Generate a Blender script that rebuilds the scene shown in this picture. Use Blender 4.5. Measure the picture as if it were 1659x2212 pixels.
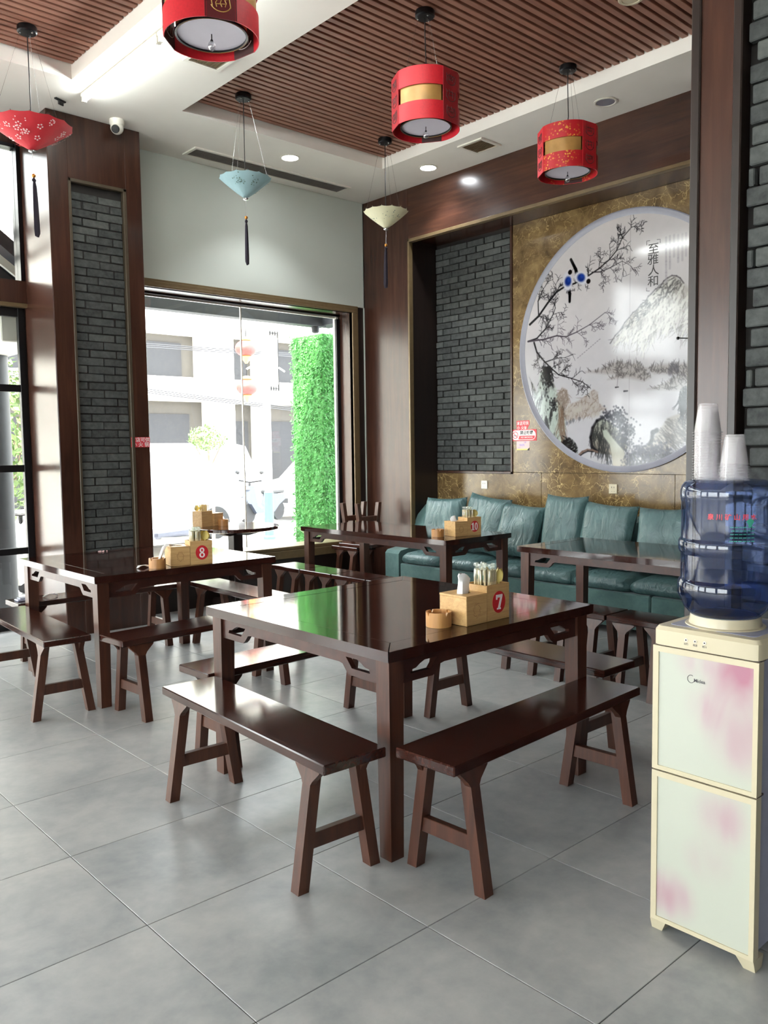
import bpy, math, random
import numpy as np
from mathutils import Matrix, Vector
from mathutils.geometry import tessellate_polygon

for o in list(bpy.data.objects): bpy.data.objects.remove(o)
SC = bpy.context.scene
COL = SC.collection
RND = random.Random(7)

# ------------------------------------------------------------------ camera, sky, sun, exposure
W, H, F = 1659.0, 2212.0, 1801.8952
ROT = np.array([[0.74083, -0.67155, -0.01358], [-0.06022, -0.04627, -0.99711], [0.66898, 0.73951, -0.07472]])
EYE = np.array([0.0, 0.0, 1.5])
cam = bpy.data.cameras.new('camera')
cam.sensor_fit = 'HORIZONTAL'; cam.sensor_width = 36.0; cam.lens = F / W * 36.0
cam.clip_start = 0.05; cam.clip_end = 200
cam_ob = bpy.data.objects.new('camera', cam); COL.objects.link(cam_ob)
r_, u_, f_ = ROT[0], -ROT[1], ROT[2]
cam_ob.matrix_world = Matrix(((r_[0], u_[0], -f_[0], EYE[0]), (r_[1], u_[1], -f_[1], EYE[1]), (r_[2], u_[2], -f_[2], EYE[2]), (0, 0, 0, 1)))
SC.camera = cam_ob

world = bpy.data.worlds.new('sky'); SC.world = world; world.use_nodes = True
bg = world.node_tree.nodes['Background']
bg.inputs['Color'].default_value = (0.93, 0.97, 1.0, 1); bg.inputs['Strength'].default_value = 5.0

sun = bpy.data.lights.new('sun', 'SUN'); sun.energy = 9.0; sun.angle = math.radians(1.0); sun.color = (1.0, 0.95, 0.86)
sun_ob = bpy.data.objects.new('sun', sun); COL.objects.link(sun_ob)
sun_ob.rotation_euler = Vector((0.80, 0.36, -0.95)).to_track_quat('-Z', 'Y').to_euler()
sun_ob.location = (-6, -10, 14)

SC.view_settings.view_transform = 'Standard'; SC.view_settings.look = 'None'
SC.view_settings.gamma = 1.0; SC.view_settings.use_curve_mapping = False
SC.view_settings.exposure = 1.55
SC.cycles.use_denoising = True
SC.cycles.max_bounces = 10; SC.cycles.diffuse_bounces = 6; SC.cycles.glossy_bounces = 5
SC.cycles.transparent_max_bounces = 64; SC.cycles.sample_clamp_indirect = 6.0
SC.cycles.caustics_reflective = False; SC.cycles.caustics_refractive = False

def ray(px, py):
    return ROT.T @ np.array([(px - W / 2) / F, (py - H / 2) / F, 1.0])
def at_z(px, py, z): d = ray(px, py); return EYE + d * ((z - EYE[2]) / d[2])
def at_y(px, py, y): d = ray(px, py); return EYE + d * (y / d[1])
def at_x(px, py, x): d = ray(px, py); return EYE + d * (x / d[0])

# ------------------------------------------------------------------ materials
def srgb(r, g, b):
    f = lambda c: (c / 255 / 12.92) if c / 255 <= .04045 else ((c / 255 + .055) / 1.055) ** 2.4
    return (f(r), f(g), f(b), 1.0)
class NT:
    def __init__(s, name):
        s.m = bpy.data.materials.new(name); s.m.use_nodes = True; s.t = s.m.node_tree; s.n = s.t.nodes; s.n.clear()
        s.out = s.n.new('ShaderNodeOutputMaterial')
    def node(s, kind, **kw):
        n = s.n.new(kind)
        for k, v in kw.items():
            if k.startswith('i_'):
                key = k[2:].replace('_', ' ')
                n.inputs[key if key in n.inputs else int(key)].default_value = v
            else: setattr(n, k, v)
        return n
    def link(s, a, b): s.t.links.new(a, b)
    def ramp(s, fac, stops):
        r = s.n.new('ShaderNodeValToRGB'); e = r.color_ramp.elements
        while len(e) < len(stops): e.new(.5)
        for k, (p, c) in enumerate(stops): e[k].position = p; e[k].color = c
        s.link(fac, r.inputs[0]); return r.outputs[0]
    def coords(s, scale=(1, 1, 1), kind='Object', rand=True, rot=(0, 0, 0)):
        tc = s.n.new('ShaderNodeTexCoord'); mp = s.n.new('ShaderNodeMapping')
        mp.inputs['Scale'].default_value = scale; mp.inputs['Rotation'].default_value = rot
        s.link(tc.outputs[kind], mp.inputs[0])
        if rand:
            oi = s.n.new('ShaderNodeObjectInfo'); mul = s.node('ShaderNodeMath', operation='MULTIPLY'); mul.inputs[1].default_value = 37.0
            s.link(oi.outputs['Random'], mul.inputs[0]); s.link(mul.outputs[0], mp.inputs['Location'])
        return mp.outputs[0]
    def noise(s, vec, scale, detail=4, rough=.55, dist=0.0):
        n = s.n.new('ShaderNodeTexNoise'); n.inputs['Scale'].default_value = scale; n.inputs['Detail'].default_value = detail
        n.inputs['Roughness'].default_value = rough; n.inputs['Distortion'].default_value = dist
        s.link(vec, n.inputs['Vector']); return n.outputs['Fac']
    def mix(s, fac, a, b, blend='MIX'):
        m = s.n.new('ShaderNodeMix'); m.data_type = 'RGBA'; m.blend_type = blend
        for sock, v in ((m.inputs[0], fac), (m.inputs[6], a), (m.inputs[7], b)):
            if hasattr(v, 'is_linked'): s.link(v, sock)
            else: sock.default_value = v
        return m.outputs[2]
    def bsdf(s, base, rough=.5, metal=0.0, spec=.5, coat=0.0, coat_rough=.1, bump=None, bump_d=.01, bump_s=.4, alpha=None, emit=None, emit_s=0, sheen=0):
        b = s.n.new('ShaderNodeBsdfPrincipled')
        for key, v in (('Base Color', base), ('Roughness', rough), ('Metallic', metal), ('Specular IOR Level', spec), ('Coat Weight', coat), ('Coat Roughness', coat_rough), ('Sheen Weight', sheen)):
            if hasattr(v, 'is_linked'): s.link(v, b.inputs[key])
            else: b.inputs[key].default_value = v
        if emit is not None: b.inputs['Emission Color'].default_value = emit; b.inputs['Emission Strength'].default_value = emit_s
        if bump is not None:
            n = s.n.new('ShaderNodeBump'); n.inputs['Strength'].default_value = bump_s; n.inputs['Distance'].default_value = bump_d
            s.link(bump, n.inputs['Height']); s.link(n.outputs[0], b.inputs['Normal'])
        s.link(b.outputs[0], s.out.inputs[0]); return b
MAT = {}
def plain(name, rgb, rough=.5, metal=0.0, spec=.5, coat=0.0, var=.06, scale=18, bump=0.0):
    t = NT(name); v = t.coords(); c = srgb(*rgb)
    n = t.noise(v, scale)
    d = lambda k: tuple(min(1, x * k) for x in c[:3]) + (1,)
    base = t.ramp(n, ((.25, d(1 - var)), (.75, d(1 + var))))
    t.bsdf(base, rough, metal, spec, coat, bump=n if bump else None, bump_s=bump, bump_d=.004)
    MAT[name] = t.m; return t.m
def wood(name, dark, mid, light, rough=.3, stretch=(1, 14, 14), scale=3.0, spec=.5, coat=0.0, coat_rough=.08, bump=.08, rvar=.05, rand=True):
    t = NT(name); v = t.coords(stretch, rand=rand)
    n = t.noise(v, scale, 6, .62, .6); n2 = t.noise(t.coords((1, 1, 1), rand=rand), 1.3, 3)
    c = t.ramp(n, ((.28, srgb(*dark)), (.5, srgb(*mid)), (.74, srgb(*light))))
    c = t.mix(.35, c, t.ramp(n2, ((.3, srgb(*dark)), (.7, srgb(*light)))))
    rr = t.node('ShaderNodeMapRange'); rr.inputs['To Min'].default_value = max(.02, rough - rvar); rr.inputs['To Max'].default_value = rough + rvar
    t.link(n2, rr.inputs[0])
    t.bsdf(c, rr.outputs[0], 0, spec, coat, coat_rough, bump=n, bump_s=bump, bump_d=.002)
    MAT[name] = t.m; return t.m
def glow(name, rgb, strength):
    t = NT(name); e = t.node('ShaderNodeEmission'); e.inputs[0].default_value = rgb; e.inputs[1].default_value = strength
    t.link(e.outputs[0], t.out.inputs[0]); MAT[name] = t.m; return t.m
def clear(name, tint, gloss=.06, rough=.02, body=None, body_w=0.0):
    """Thin clear sheet: it lets light straight through, tinted, with a fresnel reflection."""
    t = NT(name); tr = t.node('ShaderNodeBsdfTransparent'); tr.inputs[0].default_value = tint
    g = t.node('ShaderNodeBsdfGlossy'); g.inputs['Roughness'].default_value = rough; g.inputs[0].default_value = (1, 1, 1, 1)
    lw = t.node('ShaderNodeLayerWeight'); lw.inputs[0].default_value = .25
    mr = t.node('ShaderNodeMapRange'); mr.inputs['To Min'].default_value = gloss; mr.inputs['To Max'].default_value = min(1, gloss + .55)
    p = t.node('ShaderNodeMath', operation='POWER'); p.inputs[1].default_value = 2.5
    t.link(lw.outputs['Facing'], p.inputs[0]); t.link(p.outputs[0], mr.inputs[0])
    base = tr.outputs[0]
    if body is not None:
        d = t.node('ShaderNodeBsdfDiffuse'); d.inputs[0].default_value = body
        m0 = t.node('ShaderNodeMixShader'); m0.inputs[0].default_value = body_w
        t.link(base, m0.inputs[1]); t.link(d.outputs[0], m0.inputs[2]); base = m0.outputs[0]
    m = t.node('ShaderNodeMixShader'); t.link(mr.outputs[0], m.inputs[0]); t.link(base, m.inputs[1]); t.link(g.outputs[0], m.inputs[2])
    t.link(m.outputs[0], t.out.inputs[0]); MAT[name] = t.m; return t.m

# lacquered furniture: grain runs along local y or local x
wood('table_lacquer', (30, 15, 13), (46, 22, 18), (64, 34, 26), rough=.06, stretch=(26, 1.1, 26), scale=2.6, bump=.022, rvar=.02, spec=.75)
wood('table_lacquer_cross', (30, 15, 13), (46, 22, 18), (64, 34, 26), rough=.06, stretch=(1.1, 26, 26), scale=2.6, bump=.022, rvar=.02, spec=.75)
wood('table_side', (40, 21, 17), (58, 31, 25), (80, 45, 35), rough=.33, stretch=(5, 5, 5), scale=2.6, bump=.06)
wood('leg_wood', (46, 25, 18), (68, 38, 27), (94, 56, 40), rough=.36, stretch=(14, 14, 1), scale=2.4, bump=.06)
wood('bench_lacquer', (34, 17, 14), (50, 25, 20), (70, 38, 29), rough=.13, stretch=(26, 1.1, 26), scale=2.6, bump=.015, rvar=.04)
wood('wall_wood', (42, 27, 22), (60, 37, 29), (82, 51, 40), rough=.24, stretch=(9, 9, .7), scale=2.2, bump=.03, rand=False)
wood('beam_wood', (38, 24, 19), (60, 37, 28), (88, 54, 40), rough=.25, stretch=(9, .7, 9), scale=2.0, bump=.03, rand=False)
wood('dark_wood', (24, 18, 16), (34, 25, 21), (46, 33, 28), rough=.35, stretch=(9, 9, .7), scale=2.2, bump=.03, rand=False)
wood('slat_wood', (118, 78, 62), (146, 100, 82), (168, 120, 100), rough=.5, stretch=(1, 10, 10), scale=2.4, bump=.05)
wood('bamboo', (168, 128, 78), (196, 156, 102), (214, 178, 124), rough=.45, stretch=(1.2, 10, 14), scale=5, bump=.04)
wood('bamboo_cup', (150, 100, 52), (184, 130, 76), (206, 156, 98), rough=.35, stretch=(26, 26, 1), scale=3, bump=.06)
plain('bronze_trim', (112, 94, 66), .38, .25, var=.12)
plain('dark_bronze', (76, 66, 52), .45, .2, var=.12)
plain('dark_recess', (26, 22, 20), .8)
plain('ceiling_paint', (236, 232, 224), .9, var=.02, scale=4)
plain('wall_paint', (190, 195, 186), .85, var=.02, scale=3)
plain('black_plastic', (28, 28, 30), .4)
plain('black_metal', (34, 34, 36), .35, .6)
plain('white_plastic', (228, 224, 212), .35)
plain('cream_plastic', (192, 181, 154), .3, var=.02)
plain('cream_dark', (60, 46, 42), .5)
plain('grey_case', (150, 152, 172), .45)
plain('tissue', (246, 246, 246), .9, var=.02)
plain('yellow_plastic', (240, 220, 134), .4, var=.05)
plain('chopstick_wood', (206, 186, 142), .6, var=.15, scale=40)
plain('wrapper_green', (88, 150, 104), .5)
plain('steel', (190, 190, 190), .25, .9)
plain('gold_bead', (196, 130, 50), .25, .5)
plain('tassel_thread', (30, 24, 38), .9, bump=.4, scale=120)
plain('red_satin', (206, 30, 44), .5, var=.1, scale=90)
plain('maroon_shaded', (108, 34, 40), .5, var=.08)  # red panels darkened to maroon for shade on the largest lantern; also top plates
plain('red_panel', (160, 30, 40), .5, var=.08)
plain('grey_duct', (168, 164, 158), .8)
plain('vent_grille', (150, 132, 104), .6)
plain('maroon_dark', (70, 42, 42), .6)
plain('gold_print', (206, 170, 96), .4, .2)
plain('gold_film', (178, 134, 74), .35, .2, var=.25, scale=8)
plain('lantern_disc', (206, 200, 212), .6, var=.05, scale=6)
plain('paper_red', (208, 44, 56), .6, var=.08)
plain('paper_blue', (158, 190, 196), .6, var=.06)
plain('paper_cream', (226, 222, 186), .6, var=.05)
plain('blossom_white', (240, 205, 205), .7)
plain('ink_brown', (70, 44, 40), .8)
plain('ink_green', (92, 112, 100), .8)
plain('sign_red', (212, 62, 72), .5)
plain('sign_white', (240, 232, 230), .5)
plain('sign_pink', (240, 196, 196), .5)
plain('sign_yellow', (224, 214, 130), .5)
plain('sign_blue', (120, 130, 200), .5)
plain('sign_black', (40, 40, 44), .6)
plain('number_red', (196, 36, 44), .5)
plain('brand_print', (150, 112, 66), .6)
plain('lettering_grey', (72, 68, 74), .6)
plain('ring_frame', (134, 133, 144), .3)
plain('ink_dark', (48, 44, 44), .6)
# outdoors
plain('facade_white', (226, 222, 212), .8, var=.03, scale=2)
plain('facade_opening', (78, 74, 70), .8, var=.08, scale=1)
plain('facade_dark', (46, 46, 50), .7, var=.1, scale=.8)
plain('pavement', (196, 192, 186), .85, var=.06, scale=2)
plain('street', (172, 170, 170), .85, var=.06, scale=1)
plain('column_grey', (62, 64, 68), .6, var=.06)
plain('awning_grey', (44, 46, 50), .6)
plain('pole_white', (220, 220, 218), .5)
plain('pole_green', (60, 150, 128), .5)
plain('lantern_red', (214, 52, 48), .5)
plain('lantern_gold', (220, 176, 84), .4)
plain('car_white', (230, 232, 234), .25, coat=.5)
plain('car_glass', (120, 126, 134), .3)
plain('tyre', (34, 34, 36), .8)
plain('scooter_dark', (64, 68, 80), .4)
plain('leaf_green', (44, 118, 36), .6, var=.35, scale=60)
plain('leaf_pale', (104, 128, 74), .6, var=.3, scale=40)
plain('bark', (120, 104, 90), .8)
plain('cable', (50, 50, 54), .6)
clear('window_glass', (.97, .985, .975, 1), .035)
clear('bottle_plastic', (.47, .55, .75, 1), .05, .05, body=(.08, .14, .34, 1), body_w=.04)
clear('bottle_water', (.52, .60, .76, 1), .0, .3)
clear('cup_plastic', (.95, .94, .95, 1), .05, .15, body=(.95, .93, .94, 1), body_w=.19)
clear('wrap_film', (.95, .96, .94, 1), .06, .15, body=(.8, .82, .76, 1), body_w=.07)
clear('crystal', (.82, .82, .84, 1), .18, .05)
glow('tube_light', (.93, 1.0, .98, 1), 24.0)
glow('lamp_glow', (.93, .97, 1.0, 1), 30.0)
def special():
    # floor tile: cloudy grey stoneware with a satin glaze
    t = NT('floor_tile'); v = t.coords((1, 1, 1)); n = t.noise(v, 2.6, 7, .62, .35); n2 = t.noise(v, 16, 5, .6)
    c = t.ramp(n, ((.30, srgb(134, 138, 140)), (.52, srgb(160, 161, 161)), (.72, srgb(178, 177, 175))))
    c = t.mix(.18, c, t.ramp(n2, ((.35, srgb(130, 134, 136)), (.65, srgb(184, 182, 180)))))
    rr = t.node('ShaderNodeMapRange'); rr.inputs['To Min'].default_value = .24; rr.inputs['To Max'].default_value = .38; t.link(n, rr.inputs[0])
    t.bsdf(c, rr.outputs[0], 0, .45, bump=n2, bump_s=.06, bump_d=.002); MAT['floor_tile'] = t.m
    plain('grout', (92, 92, 94), .8)
    # grey clay brick
    t = NT('grey_brick'); v = t.coords((1, 1, 1)); n = t.noise(v, 22, 6, .65); oi = t.n.new('ShaderNodeObjectInfo')
    c = t.ramp(oi.outputs['Random'], ((0, srgb(48, 50, 51)), (.5, srgb(68, 71, 71)), (1, srgb(92, 95, 93))))
    c = t.mix(.5, c, t.ramp(n, ((.3, srgb(42, 44, 45)), (.7, srgb(98, 101, 98)))))
    t.bsdf(c, .85, 0, .3, bump=n, bump_s=.5, bump_d=.004); MAT['grey_brick'] = t.m
    # brown emperador marble with pale veins
    t = NT('brown_marble'); v = t.coords((1, 1, 1), rand=False); n = t.noise(v, 5, 8, .65, .8)
    c = t.ramp(n, ((.28, srgb(74, 56, 34)), (.5, srgb(110, 88, 56)), (.72, srgb(140, 116, 78))))
    w = t.node('ShaderNodeTexVoronoi', feature='DISTANCE_TO_EDGE'); w.inputs['Scale'].default_value = 10.0
    dn = t.node('ShaderNodeTexNoise'); dn.inputs['Scale'].default_value = 6; dn.inputs['Detail'].default_value = 5; t.link(v, dn.inputs['Vector'])
    mv = t.node('ShaderNodeVectorMath', operation='MULTIPLY_ADD'); mv.inputs[1].default_value = (.35, .35, .35); t.link(dn.outputs['Color'], mv.inputs[0]); t.link(v, mv.inputs[2])
    t.link(mv.outputs[0], w.inputs['Vector'])
    vein = t.ramp(w.outputs[0], ((0, (1, 1, 1, 1)), (.034, (0, 0, 0, 1))))
    msk = t.ramp(t.noise(v, 4, 3), ((.42, (.12, .12, .12, 1)), (.62, (.9, .9, .9, 1))))
    f = t.node('ShaderNodeMath', operation='MULTIPLY'); t.link(vein, f.inputs[0]); t.link(msk, f.inputs[1])
    c = t.mix(f.outputs[0], c, srgb(206, 178, 124)); t.bsdf(c, .16, 0, .5); MAT['brown_marble'] = t.m
    # teal leather
    t = NT('teal_leather'); v = t.coords((1, 1, 1)); n = t.noise(v, 5, 5, .6); n2 = t.noise(v, 90, 4, .6)
    c = t.ramp(n, ((.3, srgb(52, 78, 79)), (.7, srgb(78, 106, 106)))); fold = t.noise(t.coords((1, 1.6, .8)), 7, 3, .5, 1.4); sm = t.node('ShaderNodeMath', operation='MULTIPLY_ADD'); sm.inputs[1].default_value = .06; t.link(n2, sm.inputs[0]); t.link(fold, sm.inputs[2])
    t.bsdf(c, .38, 0, .5, bump=sm.outputs[0], bump_s=.55, bump_d=.03); MAT['teal_leather'] = t.m
    t = NT('teal_suede'); v = t.coords((1, 1, 1)); n = t.noise(v, 7, 6, .7)
    c = t.ramp(n, ((.3, srgb(66, 94, 92)), (.7, srgb(90, 120, 116)))); t.bsdf(c, .8, 0, .3, sheen=.2); MAT['teal_suede'] = t.m
    # glass door print: pale green white with drifting pink petals
    t = NT('petal_print'); v = t.coords((1, 1.0, 1.0), rand=False); n = t.noise(t.coords((1, 7, 2.2), rand=False, rot=(.55, 0, 0)), 1.1, 2, .4, 1.2); tot = None
    for (y, z, r, k) in ((-.11, .85, .13, 1.0), (-.12, .68, .15, .62), (-.02, .74, .10, .35), (.03, .87, .08, .3), (.10, .13, .11, .8), (-.06, .42, .12, .42), (-.02, .28, .10, .28)):
        d = t.node('ShaderNodeVectorMath', operation='DISTANCE'); d.inputs[1].default_value = (.004, y, z); t.link(v, d.inputs[0])
        mr = t.node('ShaderNodeMapRange', interpolation_type='SMOOTHSTEP'); mr.inputs['From Min'].default_value = 0; mr.inputs['From Max'].default_value = r; mr.inputs['To Min'].default_value = k; mr.inputs['To Max'].default_value = 0; t.link(d.outputs['Value'], mr.inputs[0])
        if tot is None: tot = mr.outputs[0]
        else:
            ad = t.node('ShaderNodeMath', operation='ADD'); t.link(tot, ad.inputs[0]); t.link(mr.outputs[0], ad.inputs[1]); tot = ad.outputs[0]
    nn = t.node('ShaderNodeMapRange'); nn.inputs['From Min'].default_value = .3; nn.inputs['From Max'].default_value = .62; nn.inputs['To Min'].default_value = .25; nn.inputs['To Max'].default_value = 1.15; t.link(n, nn.inputs[0])
    f = t.node('ShaderNodeMath', operation='MULTIPLY'); t.link(tot, f.inputs[0]); t.link(nn.outputs[0], f.inputs[1])
    c = t.ramp(f.outputs[0], ((0, srgb(178, 180, 167)), (.35, srgb(176, 158, 158)), (.95, srgb(166, 116, 132)))); t.bsdf(c, .08, 0, .5); MAT['petal_print'] = t.m
    # gold dotted red lantern paper
    t = NT('red_gold_dots'); v = t.coords((1, 1, 1), rand=False); w = t.node('ShaderNodeTexVoronoi'); w.inputs['Scale'].default_value = 55; t.link(v, w.inputs['Vector'])
    m1 = t.ramp(w.outputs['Distance'], ((.25, (1, 1, 1, 1)), (.42, (0, 0, 0, 1)))); n = t.ramp(t.noise(v, 9, 2), ((.42, (0, 0, 0, 1)), (.62, (1, 1, 1, 1))))
    f = t.node('ShaderNodeMath', operation='MULTIPLY'); t.link(m1, f.inputs[0]); t.link(n, f.inputs[1])
    t.bsdf(t.mix(f.outputs[0], srgb(188, 22, 34), srgb(226, 160, 60)), .45); MAT['red_gold_dots'] = t.m
    # the printed picture: colours stored on the sheet's own points
    t = NT('mural_print'); a = t.node('ShaderNodeAttribute', attribute_name='print'); t.bsdf(a.outputs['Color'], .09, 0, .5); MAT['mural_print'] = t.m
special()

# ------------------------------------------------------------------ mesh tools
class MB:
    """Collects shapes; build() links them as ONE mesh object."""
    def __init__(s): s.v = []; s.f = []; s.M = None
    def add(s, vs, fs):
        b = len(s.v)
        if s.M is not None: vs = [tuple(s.M @ Vector(p)) for p in vs]
        s.v += [tuple(p) for p in vs]; s.f += [tuple(i + b for i in f) for f in fs]; return s
    def box(s, x0, x1, y0, y1, z0, z1, c=0.0):
        if c <= 0:
            return s.add([(x, y, z) for x in (x0, x1) for y in (y0, y1) for z in (z0, z1)],
                         [(0, 1, 3, 2), (4, 6, 7, 5), (0, 4, 5, 1), (2, 3, 7, 6), (0, 2, 6, 4), (1, 5, 7, 3)])
        vs = []; ix = {}
        for a, X in enumerate((x0, x1)):
            for b, Y in enumerate((y0, y1)):
                for d, Z in enumerate((z0, z1)):
                    sx, sy, sz = (c, -c)[a], (c, -c)[b], (c, -c)[d]
                    for k, p in enumerate(((X, Y + sy, Z + sz), (X + sx, Y, Z + sz), (X + sx, Y + sy, Z))):
                        ix[a, b, d, k] = len(vs); vs.append(p)
        fs = [(ix[0, 0, 0, 0], ix[0, 0, 1, 0], ix[0, 1, 1, 0], ix[0, 1, 0, 0]), (ix[1, 0, 0, 0], ix[1, 1, 0, 0], ix[1, 1, 1, 0], ix[1, 0, 1, 0]),
              (ix[0, 0, 0, 1], ix[1, 0, 0, 1], ix[1, 0, 1, 1], ix[0, 0, 1, 1]), (ix[0, 1, 0, 1], ix[0, 1, 1, 1], ix[1, 1, 1, 1], ix[1, 1, 0, 1]),
              (ix[0, 0, 0, 2], ix[0, 1, 0, 2], ix[1, 1, 0, 2], ix[1, 0, 0, 2]), (ix[0, 0, 1, 2], ix[1, 0, 1, 2], ix[1, 1, 1, 2], ix[0, 1, 1, 2])]
        for a in (0, 1):
            for b in (0, 1): fs.append((ix[a, b, 0, 0], ix[a, b, 0, 1], ix[a, b, 1, 1], ix[a, b, 1, 0]) if a == b else (ix[a, b, 0, 0], ix[a, b, 1, 0], ix[a, b, 1, 1], ix[a, b, 0, 1]))
        for a in (0, 1):
            for d in (0, 1): fs.append((ix[a, 0, d, 0], ix[a, 1, d, 0], ix[a, 1, d, 2], ix[a, 0, d, 2]) if a == d else (ix[a, 0, d, 0], ix[a, 0, d, 2], ix[a, 1, d, 2], ix[a, 1, d, 0]))
        for b in (0, 1):
            for d in (0, 1): fs.append((ix[0, b, d, 1], ix[0, b, d, 2], ix[1, b, d, 2], ix[1, b, d, 1]) if b == d else (ix[0, b, d, 1], ix[1, b, d, 1], ix[1, b, d, 2], ix[0, b, d, 2]))
        for a in (0, 1):
            for b in (0, 1):
                for d in (0, 1):
                    t = (ix[a, b, d, 0], ix[a, b, d, 2], ix[a, b, d, 1]); fs.append(t if (a + b + d) % 2 else t[::-1])
        return s.add(vs, fs)
    def hexa(s, p):   # eight points: bottom ring then top ring
        return s.add(p, [(3, 2, 1, 0), (4, 5, 6, 7), (0, 1, 5, 4), (1, 2, 6, 5), (2, 3, 7, 6), (3, 0, 4, 7)])
    def lathe(s, prof, n=24, c=(0, 0, 0), cap0=True, cap1=True, a0=0.0, a1=2 * math.pi):
        full = abs(a1 - a0 - 2 * math.pi) < 1e-6; m = n if full else n + 1; vs = []; fs = []
        for r, z in prof:
            for k in range(m):
                a = a0 + (a1 - a0) * k / n; vs.append((c[0] + r * math.cos(a), c[1] + r * math.sin(a), c[2] + z))
        for j in range(len(prof) - 1):
            for k in range(n):
                k2 = (k + 1) % m; fs.append((j * m + k, j * m + k2, (j + 1) * m + k2, (j + 1) * m + k))
        if full and cap0: fs.append(tuple(range(m))[::-1])
        if full and cap1: fs.append(tuple((len(prof) - 1) * m + k for k in range(m)))
        return s.add(vs, fs)
    def ball(s, c, r, n=12, sz=1.0):
        return s.lathe([(max(r * math.sin(math.pi * k / (n // 2)), 1e-4), -r * sz * math.cos(math.pi * k / (n // 2))) for k in range(n // 2 + 1)], n, c)
    def tube(s, pts, r, n=8, r2=None):
        pts = [Vector(p) for p in pts]; vs = []; fs = []; m = len(pts)
        for i, p in enumerate(pts):
            d = (pts[min(i + 1, m - 1)] - pts[max(i - 1, 0)]).normalized()
            a = d.cross(Vector((0, 0, 1)) if abs(d.z) < .95 else Vector((1, 0, 0))).normalized(); b = d.cross(a)
            rr = r if r2 is None else r + (r2 - r) * i / (m - 1)
            for k in range(n):
                t = 2 * math.pi * k / n; vs.append(p + a * rr * math.cos(t) + b * rr * math.sin(t))
        for i in range(m - 1):
            for k in range(n):
                k2 = (k + 1) % n; fs.append((i * n + k, i * n + k2, (i + 1) * n + k2, (i + 1) * n + k))
        fs.append(tuple(range(n))[::-1]); fs.append(tuple((m - 1) * n + k for k in range(n)))
        return s.add(vs, fs)
    def prism(s, poly, t0, t1, axis='z', holes=()):
        """Extrude a flat outline (with holes) from t0 to t1 along an axis; outline is (x,y), (y,z) or (x,z)."""
        loops = [list(poly)] + [list(h) for h in holes]; flat = [p for l in loops for p in l]
        P = {'z': lambda p, t: (p[0], p[1], t), 'x': lambda p, t: (t, p[0], p[1]), 'y': lambda p, t: (p[0], t, p[1])}[axis]
        tri = tessellate_polygon([[Vector((p[0], p[1], 0)) for p in l] for l in loops]); n = len(flat)
        vs = [P(p, t0) for p in flat] + [P(p, t1) for p in flat]; fs = []
        for a, b, c in tri:
            fs += [(a, b, c), (a + n, c + n, b + n)]
        o = 0
        for l in loops:
            m = len(l)
            for k in range(m): fs.append((o + k, o + (k + 1) % m, o + (k + 1) % m + n, o + k + n))
            o += m
        return s.add(vs, fs)
    def mesh(s, name, mat, smooth=True, angle=35):
        me = bpy.data.meshes.new(name); me.from_pydata(s.v, [], s.f)
        import bmesh
        b = bmesh.new(); b.from_mesh(me); bmesh.ops.recalc_face_normals(b, faces=b.faces); b.to_mesh(me); b.free()
        if smooth:
            me.polygons.foreach_set('use_smooth', [True] * len(me.polygons)); me.set_sharp_from_angle(angle=math.radians(angle))
        me.materials.append(MAT[mat] if isinstance(mat, str) else mat); me.update(); return me
    def build(s, name, mat, parent=None, smooth=True, angle=35, loc=None):
        o = bpy.data.objects.new(name, s.mesh(name, mat, smooth, angle)); COL.objects.link(o)
        if parent is not None: o.parent = parent
        if loc is not None: o.location = loc
        return o
def tag(o, label, cat, group=None):
    o['label'] = label; o['category'] = cat
    if group: o['group'] = group
    return o
def thing(name, label, cat, loc=(0, 0, 0), rz=0.0, group=None):
    o = bpy.data.objects.new(name, None); COL.objects.link(o); o.location = loc; o.rotation_euler = (0, 0, rz); o.empty_display_size = .1
    return tag(o, label, cat, group)
def struct(o): o['kind'] = 'structure'; return o
def stuff(o): o['kind'] = 'stuff'; return o
def copy_tree(o, loc=None, rz=None, label=None, parent=None):
    c = o.copy(); COL.objects.link(c)
    if parent is not None: c.parent = parent
    if loc is not None: c.location = loc
    if rz is not None: c.rotation_euler = (0, 0, rz)
    if label: c['label'] = label
    for ch in list(o.children): copy_tree(ch, parent=c)
    return c
def piece(name, me, loc, parent, rot=None):
    o = bpy.data.objects.new(name, me); COL.objects.link(o); o.location = loc; o.parent = parent
    if rot: o.rotation_euler = rot
    return o
def text_mesh(body, size, bold=0.0):
    cu = bpy.data.curves.new('lettering', 'FONT'); cu.body = body; cu.size = size; cu.offset = bold * size; cu.align_x = 'CENTER'; cu.align_y = 'CENTER'; cu.resolution_u = 3
    ob = bpy.data.objects.new('lettering', cu); COL.objects.link(ob); bpy.context.view_layer.update()
    me = bpy.data.meshes.new_from_object(ob.evaluated_get(bpy.context.evaluated_depsgraph_get()))
    vs = [tuple(v.co) for v in me.vertices]; fs = [tuple(p.vertices) for p in me.polygons]
    bpy.data.objects.remove(ob); bpy.data.curves.remove(cu); bpy.data.meshes.remove(me)
    return vs, fs
def lettering(name, body, size, mat, origin, ux, uy, parent=None, bold=0.0):
    """Flat print: text laid along ux (reading direction) and uy (up), centred on origin."""
    vs, fs = text_mesh(body, size, bold); o = Vector(origin); ux = Vector(ux); uy = Vector(uy)
    m = MB(); m.add([tuple(o + ux * p[0] + uy * p[1]) for p in vs], fs)
    me = bpy.data.meshes.new(name); me.from_pydata(m.v, [], m.f); me.materials.append(MAT[mat]); me.update()
    ob = bpy.data.objects.new(name, me); COL.objects.link(ob)
    if parent is not None: ob.parent = parent
    return ob
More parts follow.
